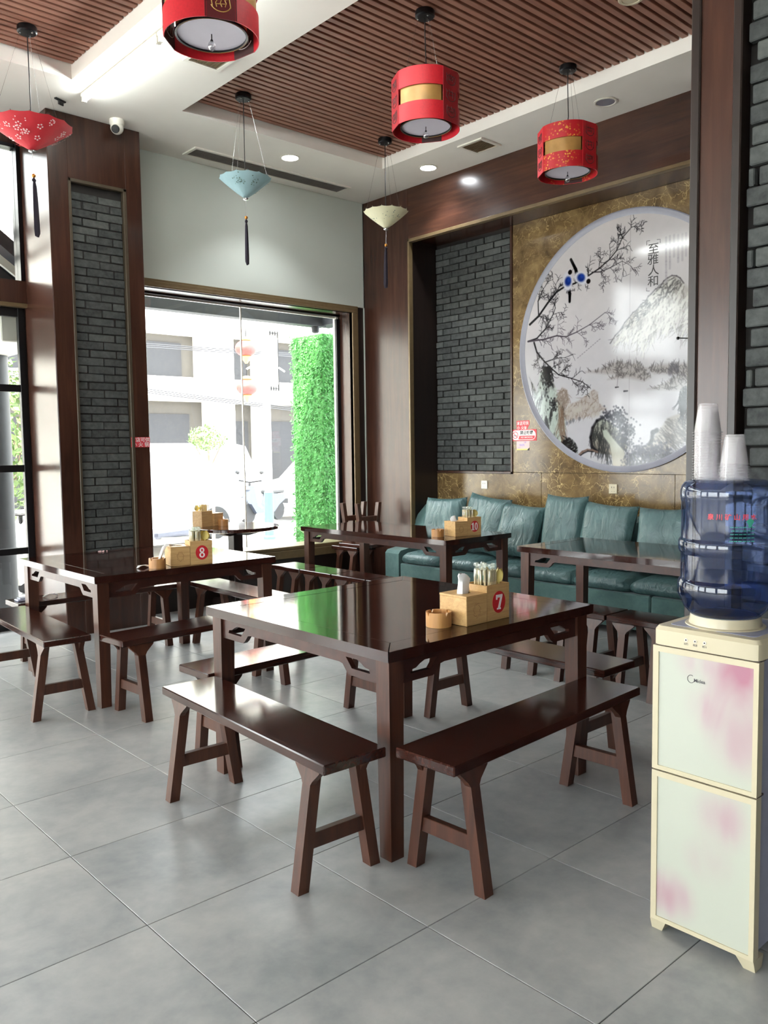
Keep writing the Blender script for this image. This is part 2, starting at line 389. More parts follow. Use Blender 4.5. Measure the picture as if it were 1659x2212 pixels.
# ------------------------------------------------------------------ the room
HC, ZS = 4.2, 4.297          # soffit height, underside of the ceiling slats
YW, YG, YP, YD = 7.11, 7.35, 6.74, 7.35
XR, XB = 6.18, 6.62
def brick_wall(parent, axis, face, u0, u1, z0, z1, pitch=.066, length=.236, seed=1, proud=.028):
    """Running bond of single bricks, each its own object with its own set-back and shade."""
    r = random.Random(seed); pool = {}
    rows = int((z1 - z0) / pitch)
    for j in range(rows):
        u = u0 - (length / 2 if j % 2 else 0) - r.uniform(0, .03)
        while u < u1 - .012:
            a, b = max(u, u0), min(u + length, u1); u += length
            if b - a < .02: continue
            w = round((b - a - .007) * 50) / 50
            if w <= .01: continue
            k = (w, r.randrange(3))
            if k not in pool:
                m = MB(); h = pitch - .007; j1 = [r.uniform(-.0016, .0016) for _ in range(4)]
                if axis == 'y': m.box(0, proud, -w / 2 + j1[0], w / 2 + j1[1], -h / 2 + j1[2], h / 2 + j1[3], .004)
                else: m.box(-w / 2 + j1[0], w / 2 + j1[1], 0, proud, -h / 2 + j1[2], h / 2 + j1[3], .004)
                pool[k] = m.mesh('brick', 'grey_brick', False)
            c = (a + b) / 2; z = z0 + pitch * (j + .5); d = r.choice((0, 0, 0, .004, .007, -.003)) + r.uniform(-.0015, .0015)
            piece('brick', pool[k], (face + d, c, z) if axis == 'y' else (c, face + d, z), parent)

# floor: slab, single tiles in view, the rest as one field
m = MB(); m.box(-5.2, 7.3, -4.2, 7.62, -.2, -.004)
floor = struct(m.build('floor', 'grout', smooth=False))
TX, TY, X0, Y0 = .64, .62, 1.14 - .64 * 4, 2.41 - .62 * 4
m = MB(); m.box(-TX / 2 + .0013, TX / 2 - .0013, -TY / 2 + .0013, TY / 2 - .0013, -.004, 0, .0012); tile_me = m.mesh('tile', 'floor_tile', False)
for i in range(13):
    for j in range(13):
        x, y = X0 + TX * (i + .5), Y0 + TY * (j + .5)
        if y > 7.5 or (x > 2.9 and y < 1.2): continue
        piece('tile', tile_me, (x, y, 0), floor, (0, 0, RND.choice((0, math.pi))))
m = MB(); m.box(-5.2, X0 - .003, -4.2, 7.62, -.004, -.0002); m.box(X0, 7.3, -4.2, Y0 - .003, -.004, -.0002)
stuff(m.build('tile', 'floor_tile', floor, smooth=False))

# ceiling: white soffit with two slatted coffers
m = MB()
C1 = (3.432, 5.574, 1.95, 6.118); C2 = (-2.6, 2.552, .4, 6.126)
for x0, x1, y0, y1 in ((-5.2, 2.552, 6.126, 7.9), (2.552, 3.432, -4.2, 7.9), (3.432, 7.3, 6.118, 7.9), (5.574, 7.3, -4.2, 6.118), (3.432, 5.574, -4.2, 1.95), (-5.2, -2.6, -4.2, 6.126), (-2.6, 2.552, -4.2, .4)):
    m.box(x0, x1, y0, y1, HC, 4.75)
m.box(-5.2, 7.3, -4.2, 7.9, 4.75, 4.9)
ceiling = struct(m.build('ceiling', 'ceiling_paint', smooth=False))
for x0, x1, y0, y1 in (C1, C2):
    m = MB(); m.box(x0, x1, y0, y1, ZS + .026, ZS + .05); m.build('slat_backing', 'dark_recess', ceiling, smooth=False)
    m = MB(); m.box(-(x1 - x0) / 2 + .002, (x1 - x0) / 2 - .002, -.0225, .0225, 0, .03, .003); me = m.mesh('slat', 'slat_wood', False)
    y = y1 - .045; lim = max(y0, 1.9)
    while y > lim:
        piece('slat', me, ((x0 + x1) / 2 + RND.uniform(-.002, .002), y, ZS + RND.uniform(-.001, .001)), ceiling); y -= .0667

# window wall: white above, dark dado below, moulded bronze frame, deep wood lining
m = MB(); m.box(6.17, 7.3, YW, 7.42, 0, HC); struct(m.build('wall_corner', 'wall_paint', smooth=False))
m = MB(); m.box(2.59, 6.18, YW, 7.42, 3.07, HC)
wall_front = struct(m.build('wall_front', 'wall_paint', smooth=False))
m = MB(); m.box(2.6, XR, YW + .012, 7.42, 0, .38); m.box(6.07, XR, YW + .012, 7.42, .38, 3.068); m.build('baseboard_front', 'dark_wood', smooth=False); struct(bpy.data.objects['baseboard_front'])
win = struct(bpy.data.objects.new('window_1', None)); COL.objects.link(win)
LX0, LX1, LZ0, LZ1 = 3.30, 5.976, .5, 2.995
m = MB(); m.box(LX1, 6.075, YW + .02, 7.42, .44, 3.05); m.box(3.2, LX0, YW + .02, 7.42, .44, 3.05); m.box(3.2, 6.075, YW + .02, 7.42, LZ1, 3.07); m.build('window_lining', 'wall_wood', win, smooth=False)
m = MB(); m.box(3.3, 6.0, YW - .012, 7.42, .462, LZ0, .006); m.build('window_sill', 'bronze_trim', win)
for k, (w, d) in enumerate(((.098, .016), (.07, .028), (.03, .036))):
    m = MB(); o = .0
    m.box(3.3, LX1 + w, YW - d, YW + .02, LZ1 + .002 + (0 if k else 0), LZ1 + w * .8, .004); m.box(LX1, LX1 + w, YW - d, YW + .02, .44, LZ1 + .002, .004)
    m.build('frame_moulding', 'bronze_trim', win)
m = MB(); m.box(3.3, 6.07, YW - .02, YW + .02, .375, .462, .006); m.build('frame_moulding', 'bronze_trim', win)
for x0, x1 in ((3.30, 4.714), (4.724, 5.945)):
    m = MB(); m.box(x0, x1, YG, YG + .01, .505, 2.965); m.build('pane', 'window_glass', win, smooth=False)
m = MB(); m.box(4.713, 4.725, YG - .004, YG + .014, .505, 2.965); m.build('silicone_joint', 'white_plastic', win, smooth=False)
m = MB(); m.box(5.945, 5.976, YG - .02, YG + .03, .5, 2.99); m.build('window_frame', 'white_plastic', win, smooth=False)
m = MB(); m.box(3.3, 5.945, YG - .006, YG + .016, 2.962, 2.978); m.build('window_frame', 'white_plastic', win, smooth=False)
m = MB(); m.box(5.93, 5.976, YG - .05, YG - .02, .5, 2.95); m.box(3.3, 5.976, YG - .05, YG + .03, 2.978, 2.995); m.build('window_frame', 'black_metal', win, smooth=False)

# pillar beside the window with its framed brick inlay
m = MB(); m.box(2.60, 3.36, 6.80, 7.42, 0, HC - .004)
pillar = struct(m.build('wall_pillar', 'dark_wood', smooth=False))
for q in ((2.59, 2.745, YP, 6.80, 0, HC - .002), (3.232, 3.37, YP, 6.80, 0, HC - .002), (2.745, 3.232, YP, 6.80, 3.695, HC - .002), (2.745, 3.232, YP, 6.80, 0, .5), (2.586, 2.60, YP + .002, 7.40, 0, HC - .002), (3.36, 3.372, YP + .002, 7.2, 0, HC - .002)):
    m = MB(); m.box(*q, .002); m.build('wood_panel', 'wall_wood', pillar)
for q in ((2.743, 2.766, YP - .008, 6.80, .48, 3.70), (3.204, 3.234, YP - .008, 6.80, .48, 3.70), (2.743, 3.234, YP - .008, 6.80, 3.672, 3.70), (2.743, 3.234, YP - .008, 6.80, .48, .505)):
    m = MB(); m.box(*q, .004); m.build('inlay_trim', 'dark_bronze', pillar)
brick_wall(pillar, 'x', YP + .025, 2.768, 3.203, .506, 3.67, seed=3)
m = MB(); m.box(2.766, 3.204, YP + .036, 6.80, .5, 3.68); m.build('mortar_bed', 'dark_recess', pillar, smooth=False)

# wall on the sofa side: wood column and beam around a recess of brick and marble
m = MB(); m.box(XB, 7.3, 1.40, 7.42, 0, HC)
wall_right = struct(m.build('wall_right', 'dark_recess', smooth=False))
m = MB(); m.box(XR + .01, 7.2, 6.412, 7.42, 0, HC - .002); wall_column = struct(m.build('wall_column', 'dark_wood', smooth=False))
m = MB(); m.box(XR, XR + .012, 6.40, YW, 0, HC - .001, .001); m.build('wood_panel', 'wall_wood', wall_column)
m = MB(); m.box(XR, 7.2, 1.40, 6.398, 3.68, HC - .001, .001); wall_beam = struct(m.build('wall_beam', 'beam_wood'))
m = MB(); m.box(XR - .008, XR + .05, 6.385, 6.408, 0, 3.682, .003); m.build('edge_trim', 'bronze_trim', wall_column)
m = MB(); m.box(XR - .008, XR + .05, 1.4, 6.408, 3.652, 3.684, .003); m.build('edge_trim', 'bronze_trim', wall_beam)
MX = XB - .02
for y0, y1, z0, z1 in ((3.60, 5.0, 0, 1.252), (5.003, 6.412, 0, 1.252), (2.2, 3.597, 0, 1.252), (1.40, 2.197, 0, 3.68), (2.2, 3.4, 1.255, 3.68), (3.403, 5.352, 1.255, 3.68)):
    m = MB(); m.box(MX, XB + .05, y0, y1, z0, z1, .0012); m.build('marble_panel', 'brown_marble', wall_right)
for q in ((MX - .012, XB, 5.353, 5.378, 1.236, 3.68), (MX - .012, XB, 5.353, 6.41, 1.236, 1.262)):
    m = MB(); m.box(*q, .003); m.build('inlay_trim', 'wall_wood', wall_right)
brick_wall(wall_right, 'y', MX - .004, 5.38, 6.409, 1.264, 3.69, seed=8, proud=.03)

# pier by the dispenser with its own brick inlay, and the rest of the shell
PX = 2.8
m = MB(); m.box(PX + .06, 7.3, -4.2, 1.47, 0, HC)
pier = struct(m.build('wall_pier', 'dark_recess', smooth=False))
for q in ((PX, PX + .08, 1.334, 1.478, 0, HC), (PX, PX + .08, -1.2, .1, 0, HC)):
    m = MB(); m.box(*q, .001); m.build('wood_panel', 'wall_wood', pier)
for y0, y1 in ((1.449, 1.482), (1.304, 1.335)):
    m = MB(); m.box(PX - .010, PX + .06, y0, y1, 0, HC, .004); m.build('inlay_trim', 'dark_wood', pier)
brick_wall(pier, 'y', PX + .012, .70, 1.290, .7, 3.30, seed=21, proud=.03)
m = MB(); m.box(PX + .012, PX + .06, .1, .695, .0, HC, 0); m.box(PX + .012, PX + .06, .69, 1.29, 0, .7); m.box(PX + .012, PX + .06, .69, 1.29, 3.3, HC); m.build('plain_inlay', 'grey_brick', pier, smooth=False)
m = MB(); m.box(PX + .08, 7.2, 1.44, 1.478, 0, HC); m.build('wood_panel', 'wall_wood', pier, smooth=False)
m = MB(); m.box(-5.2, 7.3, -4.35, -4.2, -.2, 4.9); struct(m.build('wall_back', 'dark_wood', smooth=False))
m = MB(); m.box(-5.35, -5.2, -4.35, 7.9, -.2, .45); m.box(-5.35, -5.2, -4.35, 7.9, 3.0, 4.9)
for y0, y1 in ((-4.35, -3.2), (.2, .8), (4.0, 4.6), (7.2, 7.9)): m.box(-5.35, -5.2, y0, y1, .45, 3.0)
struct(m.build('wall_left', 'wall_paint', smooth=False))
for n, (y0, y1) in enumerate(((-3.2, .2), (.8, 4.0), (4.6, 7.2))):  # unseen windows, added to let more daylight in from this side
    w = struct(bpy.data.objects.new('window_%d' % (n + 3), None)); COL.objects.link(w)
    m = MB(); m.box(-5.30, -5.29, y0 + .04, y1 - .04, .49, 2.96); m.build('pane', 'window_glass', w, smooth=False)
    m = MB(); m.prism([(y0, .45), (y1, .45), (y1, 3.0), (y0, 3.0)], -5.32, -5.26, 'x', [[(y0 + .045, .495), (y1 - .045, .495), (y1 - .045, 2.955), (y0 + .045, 2.955)]]); m.build('window_frame', 'black_metal', w, smooth=False)

# glazed entrance beside the pillar: wood head rail, transom light, black framed doors
m = MB(); m.box(-5.2, 2.59, YD - .03, YD + .16, 2.765, 2.955); m.box(-5.2, 2.59, YD, YD + .16, 4.08, HC); m.box(-5.2, -4.9, YD, YD + .16, 0, HC)
wall_entrance = struct(m.build('wall_entrance', 'wall_wood', smooth=False))
m = MB(); m.box(-5.2, 2.59, YD - .04, YD + .02, 2.735, 2.768, .004); m.build('head_trim', 'bronze_trim', wall_entrance)
m = MB(); m.box(2.552, 2.588, YD - .02, YD + .12, 2.955, 4.08); m.box(-.6, -.54, YD, YD + .1, 2.955, 4.08); m.box(-4.9, 2.56, YD, YD + .1, 4.05, 4.08); m.build('transom_frame', 'black_metal', wall_entrance, smooth=False)
w2 = struct(bpy.data.objects.new('window_2', None)); COL.objects.link(w2)
for x0, x1 in ((-.54, 2.552), (-4.9, -.6)):
    m = MB(); m.box(x0, x1, YD + .05, YD + .06, 2.955, 4.05); m.build('pane', 'window_glass', w2, smooth=False)
for n, (x0, x1) in enumerate(((1.22, 2.585), (-.15, 1.215), (-1.52, -.155), (-2.9, -1.525), (-4.9, -2.905))):
    d = struct(bpy.data.objects.new('door_%d' % (n + 1), None)); COL.objects.link(d)
    m = MB()
    for xa, xb in ((x0, x0 + .055), (x1 - .062, x1)): m.box(xa, xb, YD + .02, YD + .07, 0, 2.735, .003)
    zs = ((0, .08), (.645, .70), (1.35, 1.41), (2.03, 2.09), (2.66, 2.735))
    for za, zb in zs: m.box(x0 + .05, x1 - .06, YD + .022, YD + .068, za, zb, .003)
    m.build('door_frame', 'black_metal', d)
    for k in range(4):
        m = MB(); m.box(x0 + .05, x1 - .06, YD + .04, YD + .048, zs[k][1], zs[k + 1][0]); m.build('pane', 'window_glass', d, smooth=False)
# ------------------------------------------------------------------ tables, benches, stools
TH = .785
def make_table(name, label, sx, sy, loc, rz=0.0, group='wooden dining tables'):
    t = thing(name, label, 'table', loc, rz, group)
    hx, hy, b, g = sx / 2, sy / 2, .105, .0012
    z0, z1 = TH - .04, TH
    # mitred border boards and a floating panel, fine joints between
    for s in (-1, 1):
        m = MB(); c = .003
        m.prism([(s * hx, -hy + g * 2), (s * hx, hy - g * 2), (s * (hx - b + g), hy - b - g), (s * (hx - b + g), -hy + b + g)], z0, z1 - .0004 * (s + 1)); m.build('border_board', 'table_lacquer', t, smooth=False)
        m = MB(); m.prism([(-hx + g * 2, s * hy), (hx - g * 2, s * hy), (hx - b - g, s * (hy - b + g)), (-hx + b + g, s * (hy - b + g))], z0, z1); m.build('border_board', 'table_lacquer_cross', t, smooth=False)
    m = MB(); m.box(-hx + b + g, hx - b - g, -hy + b + g, hy - b - g, z0 + .006, z1 - .0006, .001); m.build('top_panel', 'table_lacquer', t)
    m = MB(); m.box(-hx + .01, hx - .01, -hy + .01, hy - .01, z0 - .004, z0 + .007); m.build('top_core', 'table_side', t, smooth=False)
    li = .022; lw = .072
    for ax in (-1, 1):
        for ay in (-1, 1):
            x1, y1 = ax * (hx - li), ay * (hy - li); x0, y0 = x1 - ax * lw, y1 - ay * lw; k = .010
            p = lambda q, z: [(x1 - ax * q * .0, y1, z), (x0 + ax * q, y1, z), (x0 + ax * q, y0 + ay * q, z), (x1, y0 + ay * q, z)]
            m = MB(); m.hexa(p(k, 0) + p(0, z0 - .004)); m.build('leg', 'leg_wood', t, smooth=False)
    # aprons: shallow between, deep at the legs with a stepped opening
    def apron(L):
        top, mid, deep = z0 - .004, .052, .094
        half = L / 2
        out = [(-half, top), (half, top), (half, top - deep)]
        r = [(half - .165, top - deep), (half - .182, top - deep + .012), (half - .205, top - mid - .004), (half - .225, top - mid)]
        out += r + [(-u, v) for u, v in r[::-1]] + [(-half, top - deep)]
        h = [(half - .045, top - .066), (half - .15, top - .066), (half - .185, top - .026), (half - .12, top - .026), (half - .095, top - .036), (half - .075, top - .048), (half - .05, top - .052)]
        return out, h, [(-u, v) for u, v in h]
    for s in (-1, 1):
        o, h1, h2 = apron(sx - 2 * (li + lw)); m = MB(); a, bb = sorted((s * (hy - li - .012), s * (hy - li - .034))); m.prism(o, a, bb, 'y', (h1, h2)); m.build('apron', 'table_side', t, smooth=False)
        o, h1, h2 = apron(sy - 2 * (li + lw)); m = MB(); a, bb = sorted((s * (hx - li - .012), s * (hx - li - .034))); m.prism(o, a, bb, 'x', (h1, h2)); m.build('apron', 'table_side', t, smooth=False)
    return t
table7 = make_table('dining_table', 'square dark lacquered table carrying the number 7 box, nearest the water dispenser', 1.267, 1.257, (2.586, 2.774, 0))
table8 = copy_tree(table7, (2.598, 5.304, 0), 0, 'square dark lacquered table carrying the number 8 box, by the brick inlaid pillar')
table10 = make_table('long_table', 'long dark lacquered table carrying the number 10 box, before the sofa and window', .80, 1.895, (5.09, 5.417, 0), 0)
table9 = copy_tree(table10, (5.172, 2.892, 0), 0, 'long dark table with nothing on its top, in front of the teal sofa')

def make_seat(name, label, cat, L, Wd, group, inset=.10):
    t = thing(name, label, cat, (0, 0, 0), 0, group); hw = Wd / 2; hl = L / 2; z1 = .47; z0 = .434
    m = MB(); m.box(-hw, hw, -hl, hl, z0, z1, .004); m.build('seat', 'bench_lacquer', t)
    lw, lt = .046, .044
    for sy in (-1, 1):
        yc = sy * (hl - inset - lw / 2)
        for sx in (-1, 1):
            xt, xb = sx * (hw - .022), sx * (hw + .045)
            P = lambda xo, z: [(xo, yc - lw / 2, z), (xo - sx * lt, yc - lw / 2, z), (xo - sx * lt, yc + lw / 2, z), (xo, yc + lw / 2, z)]
            m = MB(); m.hexa(P(xb, 0) + P(xt, z0)); m.build('leg', 'leg_wood', t, smooth=False)
            # flared bracket following the lean of the leg
            fl = min(.052, inset - .012); f2 = min(.06, (L / 2 - inset - lw) * .92)
            zt, zb = z0, z0 - .066
            xo = lambda z: xb + (xt - xb) * z / z0
            prof = [(-lw / 2 - (fl if sy < 0 else f2), zt), (lw / 2 + (fl if sy > 0 else f2), zt), (lw / 2 + (fl if sy > 0 else f2) * .86, zt - .014), (lw / 2 + .010, zb + .016), (lw / 2, zb), (-lw / 2, zb), (-lw / 2 - .010, zb + .016), (-lw / 2 - (fl if sy < 0 else f2) * .86, zt - .014)]
            n = len(prof); vs = [(xo(z) + sx * .001, yc + u, z) for u, z in prof] + [(xo(z) - sx * .026, yc + u, z) for u, z in prof]
            m = MB(); m.add(vs, [tuple(range(n)), tuple(range(2 * n - 1, n - 1, -1))] + [(k, (k + 1) % n, (k + 1) % n + n, k + n) for k in range(n)]); m.build('bracket', 'leg_wood', t, smooth=False)
        m = MB(); x = hw + .045 - .067 * .165 / z0 - lt * .6; m.box(-x, x, yc - .014, yc + .014, .14, .195, .002); m.build('stretcher', 'leg_wood', t)
    return t
R_ = math.radians
bench = make_seat('bench', 'bench along the window side of table 7 with its end toward the empty floor', 'bench', 1.235, .266, 'long wooden benches')
bench.location = (1.792, 2.722, 0); bench.rotation_euler = (0, 0, R_(-2.8))
for x, y, a, lab in ((2.537, 1.972, -87.1, 'bench under the near edge of table 7, reaching toward the water dispenser'),
                     (2.553, 3.525, -88.5, 'bench on the far side of table 7, half hidden beneath its top'),
                     (3.41, 2.745, 0, 'bench tucked under the sofa side of table 7'),
                     (1.800, 5.232, -2.6, 'bench at the entrance side of table 8, its plank cut by the picture edge'),
                     (2.560, 4.478, -86.6, 'bench along the near edge of table 8, facing table 7'),
                     (2.556, 6.045, -90, 'bench on the far side of table 8 against the brick inlaid pillar'),
                     (3.385, 5.315, -1.5, 'bench under the window side of table 8, its plank catching the daylight')):
    copy_tree(bench, (x, y, 0), R_(a), lab)
stool = make_seat('short_stool', 'short stool nearest the window in the row beside table 10', 'stool', .425, .268, 'short wooden stools', .078)
stool.location = (4.417, 6.062, 0)
for x, y, lab in ((4.417, 5.628, 'short stool in the row beside table 10, second from the window'),
                  (4.419, 5.192, 'short stool in the row beside table 10, third from the window'),
                  (4.42, 4.755, 'short stool in the row beside table 10, farthest from the window'),
                  (4.512, 3.49, 'short stool beside table 9 farthest from the dispenser, mostly behind table 7'),
                  (4.512, 3.053, 'short stool beside table 9, the middle one of the row'),
                  (4.512, 2.617, 'short stool beside table 9 closest to the water dispenser'),
                  (5.755, 6.86, 'upright short stool in the corner by the window, under an upturned one')):
    copy_tree(stool, (x, y, 0), 0, lab)
up = copy_tree(stool, (5.765, 6.74, .94), 0, 'upturned short stool with its legs in the air, stacked in the corner'); up.rotation_euler = (math.pi, 0, R_(3))

# round pedestal table in the window
t = thing('round_table', 'small round pedestal table with a dark edge standing in the bright window', 'table', (4.315, 6.915, 0))
m = MB(); m.lathe([(.40, TH - .036), (.42, TH - .03), (.42, TH - .004), (.416, TH)], 56); m.build('tabletop', 'table_lacquer', t)
for a in (0, math.pi / 2):
    m = MB(); m.M = Matrix.Rotation(a + .5, 4, 'Z'); m.hexa([(-.16, -.03, TH - .085), (.16, -.03, TH - .085), (.16, .03, TH - .085), (-.16, .03, TH - .085), (-.33, -.03, TH - .036), (.33, -.03, TH - .036), (.33, .03, TH - .036), (-.33, .03, TH - .036)]); m.build('support_beam', 'dark_wood', t, smooth=False)
m = MB(); m.box(-.052, .052, -.052, .052, .06, TH - .08, .004); m.build('pedestal', 'dark_wood', t)
for a in (0, math.pi / 2):
    m = MB(); m.M = Matrix.Rotation(a + .5, 4, 'Z'); m.hexa([(-.28, -.035, 0), (.28, -.035, 0), (.28, .035, 0), (-.28, .035, 0), (-.24, -.035, .05), (.24, -.035, .05), (.24, .035, .09 if a else .05), (-.24, .035, .09 if a else .05)][:8]); m.build('foot', 'dark_wood', t, smooth=False)

# ------------------------------------------------------------------ teal sofa and its pillows
t = thing('sofa', 'long teal leather sofa along the marble wall under the landscape picture', 'sofa', (0, 0, 0))
SX, SY1, SY0 = 5.80, 6.40, 1.62
for ya, yb in ((3.366, 6.195), (SY0, 3.360)):
    m = MB(); m.box(SX + .012, 6.50, ya, yb, .05, .335, .012); m.build('base', 'teal_suede', t)
m = MB(); m.prism([(SX, .05), (SX, .43), (SX + .03, .462), (SX + .30, .50), (SX + .48, .80), (SX + .60, .90), (6.58, .92), (6.58, .05)], 6.198, SY1, 'y'); m.build('armrest', 'teal_suede', t)
m = MB(); m.prism([(6.36, .30), (6.40, .84), (6.46, .88), (6.585, .88), (6.585, .30)], SY0, 6.19, 'y'); m.build('backrest', 'teal_leather', t)
for q in (.12, .0):
    pass
def puff(sx, sy, sz, n=10, seed=0, e=4.0, wr=.0):
    """Softly stuffed block: bulging faces, pinched corners."""
    r = random.Random(seed); vs = []; fs = []; f = [r.uniform(-1, 1) for _ in range(8)]
    for s in (-1, 1):
        for i in range(n + 1):
            for j in range(n + 1):
                u = -1 + 2 * i / n; v = -1 + 2 * j / n
                k = max(0, (1 - abs(u) ** e)) ** .42 * max(0, (1 - abs(v) ** e)) ** .42
                w = 1 + wr * (math.sin(3.1 * u + f[0] * 3) * math.cos(4.3 * v + f[1] * 3) + .6 * math.sin(7 * v + 3 * u + f[2]))
                pin = 1 - .07 * (1 - u * u) * abs(v) ** 3; pin2 = 1 - .07 * (1 - v * v) * abs(u) ** 3
                vs.append((s * sz * k * w, u * sx * pin2, v * sy * pin))
    b = (n + 1) ** 2
    for s in (0, 1):
        for i in range(n):
            for j in range(n):
                a = s * b + i * (n + 1) + j; fs.append((a, a + 1, a + n + 2, a + n + 1) if s else (a, a + n + 1, a + n + 2, a + 1))
    return vs, fs
for k, (ya, yb) in enumerate(((5.665, 6.19), (5.135, 5.66), (4.625, 5.13), (4.10, 4.62), (3.565, 4.095), (3.04, 3.56), (2.52, 3.035), (2.0, 2.515))):
    m = MB(); hy = (yb - ya) / 2; n = 10; vs = []; fs = []
    prof = [(-.30, .335), (-.345, .35), (-.365, .385), (-.352, .425), (-.30, .447), (-.1, .462), (.15, .458), (.24, .44), (.24, .335)]
    N = 9
    for i in range(N + 1):
        y = -hy + 2 * hy * i / N; e = 1 - abs(y / hy) ** 6; sh = .88 + .12 * e ** .5 if e > 0 else .88
        for x, z in prof: vs.append((6.16 + x * (sh if x < 0 else 1), (ya + yb) / 2 + y, .335 + (z - .335) * (.72 + .28 * max(e, 0) ** .5)))
    q = len(prof)
    for i in range(N):
        for j in range(q): fs.append((i * q + j, i * q + (j + 1) % q, (i + 1) * q + (j + 1) % q, (i + 1) * q + j))
    fs += [tuple(range(q)), tuple(N * q + j for j in range(q))[::-1]]
    m.add(vs, fs); m.build('seat_cushion', 'teal_leather', t, angle=60)
PIL = ((6.15, 5.886, .735, .27, .265, 'teal leather pillow at the window end of the sofa, behind the number 10 box'),
       (6.17, 5.345, .745, .275, .285, 'teal leather pillow with a raised corner, behind the front edge of table 10'),
       (6.145, 4.91, .715, .245, .255, 'creased low teal leather pillow between tables 10 and 9'),
       (6.165, 4.425, .765, .222, .30, 'tallest narrow teal leather pillow on the sofa'),
       (6.15, 3.977, .735, .265, .275, 'wide teal leather pillow below the socket with two holes'),
       (6.15, 3.425, .725, .265, .275, 'teal leather pillow next to the water bottle'))
for k, (x, y, z, w, h, lab) in enumerate(PIL):
    m = MB(); vs, fs = puff(w, h, .085, 18, k + 3, 4.0, .06 if k != 2 else .13); m.add(vs, fs)
    o = m.build('pillow', 'teal_leather', None, angle=80); tag(o, lab, 'pillow', 'teal sofa pillows')
    o.location = (x, y, z + .012); o.rotation_euler = (R_((-2, 6, 5, 1, 3, -2)[k]), R_((14, 12, 16, 11, 14, 15)[k]), R_((2, -3, 2, 0, -2, 1)[k]))
# ------------------------------------------------------------------ things on the tables
DIGITS = {'7': ([(-.30, .5), (.34, .5), (.34, .36), (.10, -.40), (.18, -.40), (.18, -.5), (-.20, -.5), (-.20, -.40), (-.10, -.40), (.12, .30), (-.16, .30), (-.16, .18), (-.30, .18)],),
          '1': ([(-.02, .5), (.12, .5), (.12, -.38), (.24, -.38), (.24, -.5), (-.24, -.5), (-.24, -.38), (-.10, -.38), (-.10, .26), (-.24, .2), (-.24, .3)],)}
def ring(cx, cy, rx, ry, n=20): return [(cx + rx * math.cos(2 * math.pi * k / n), cy + ry * math.sin(2 * math.pi * k / n)) for k in range(n)]
def digit_shapes(s):
    if s == '7': return [(DIGITS['7'][0], ())]
    if s == '8': return [(ring(0, .25, .24, .26), (ring(0, .25, .10, .14),)), (ring(0, -.25, .28, .28), (ring(0, -.25, .13, .155),))]
    if s == '10': return [([(x - .30, y) for x, y in DIGITS['1'][0]], ()), (ring(.24, 0, .25, .5), (ring(.24, 0, .09, .36),))]
    return []
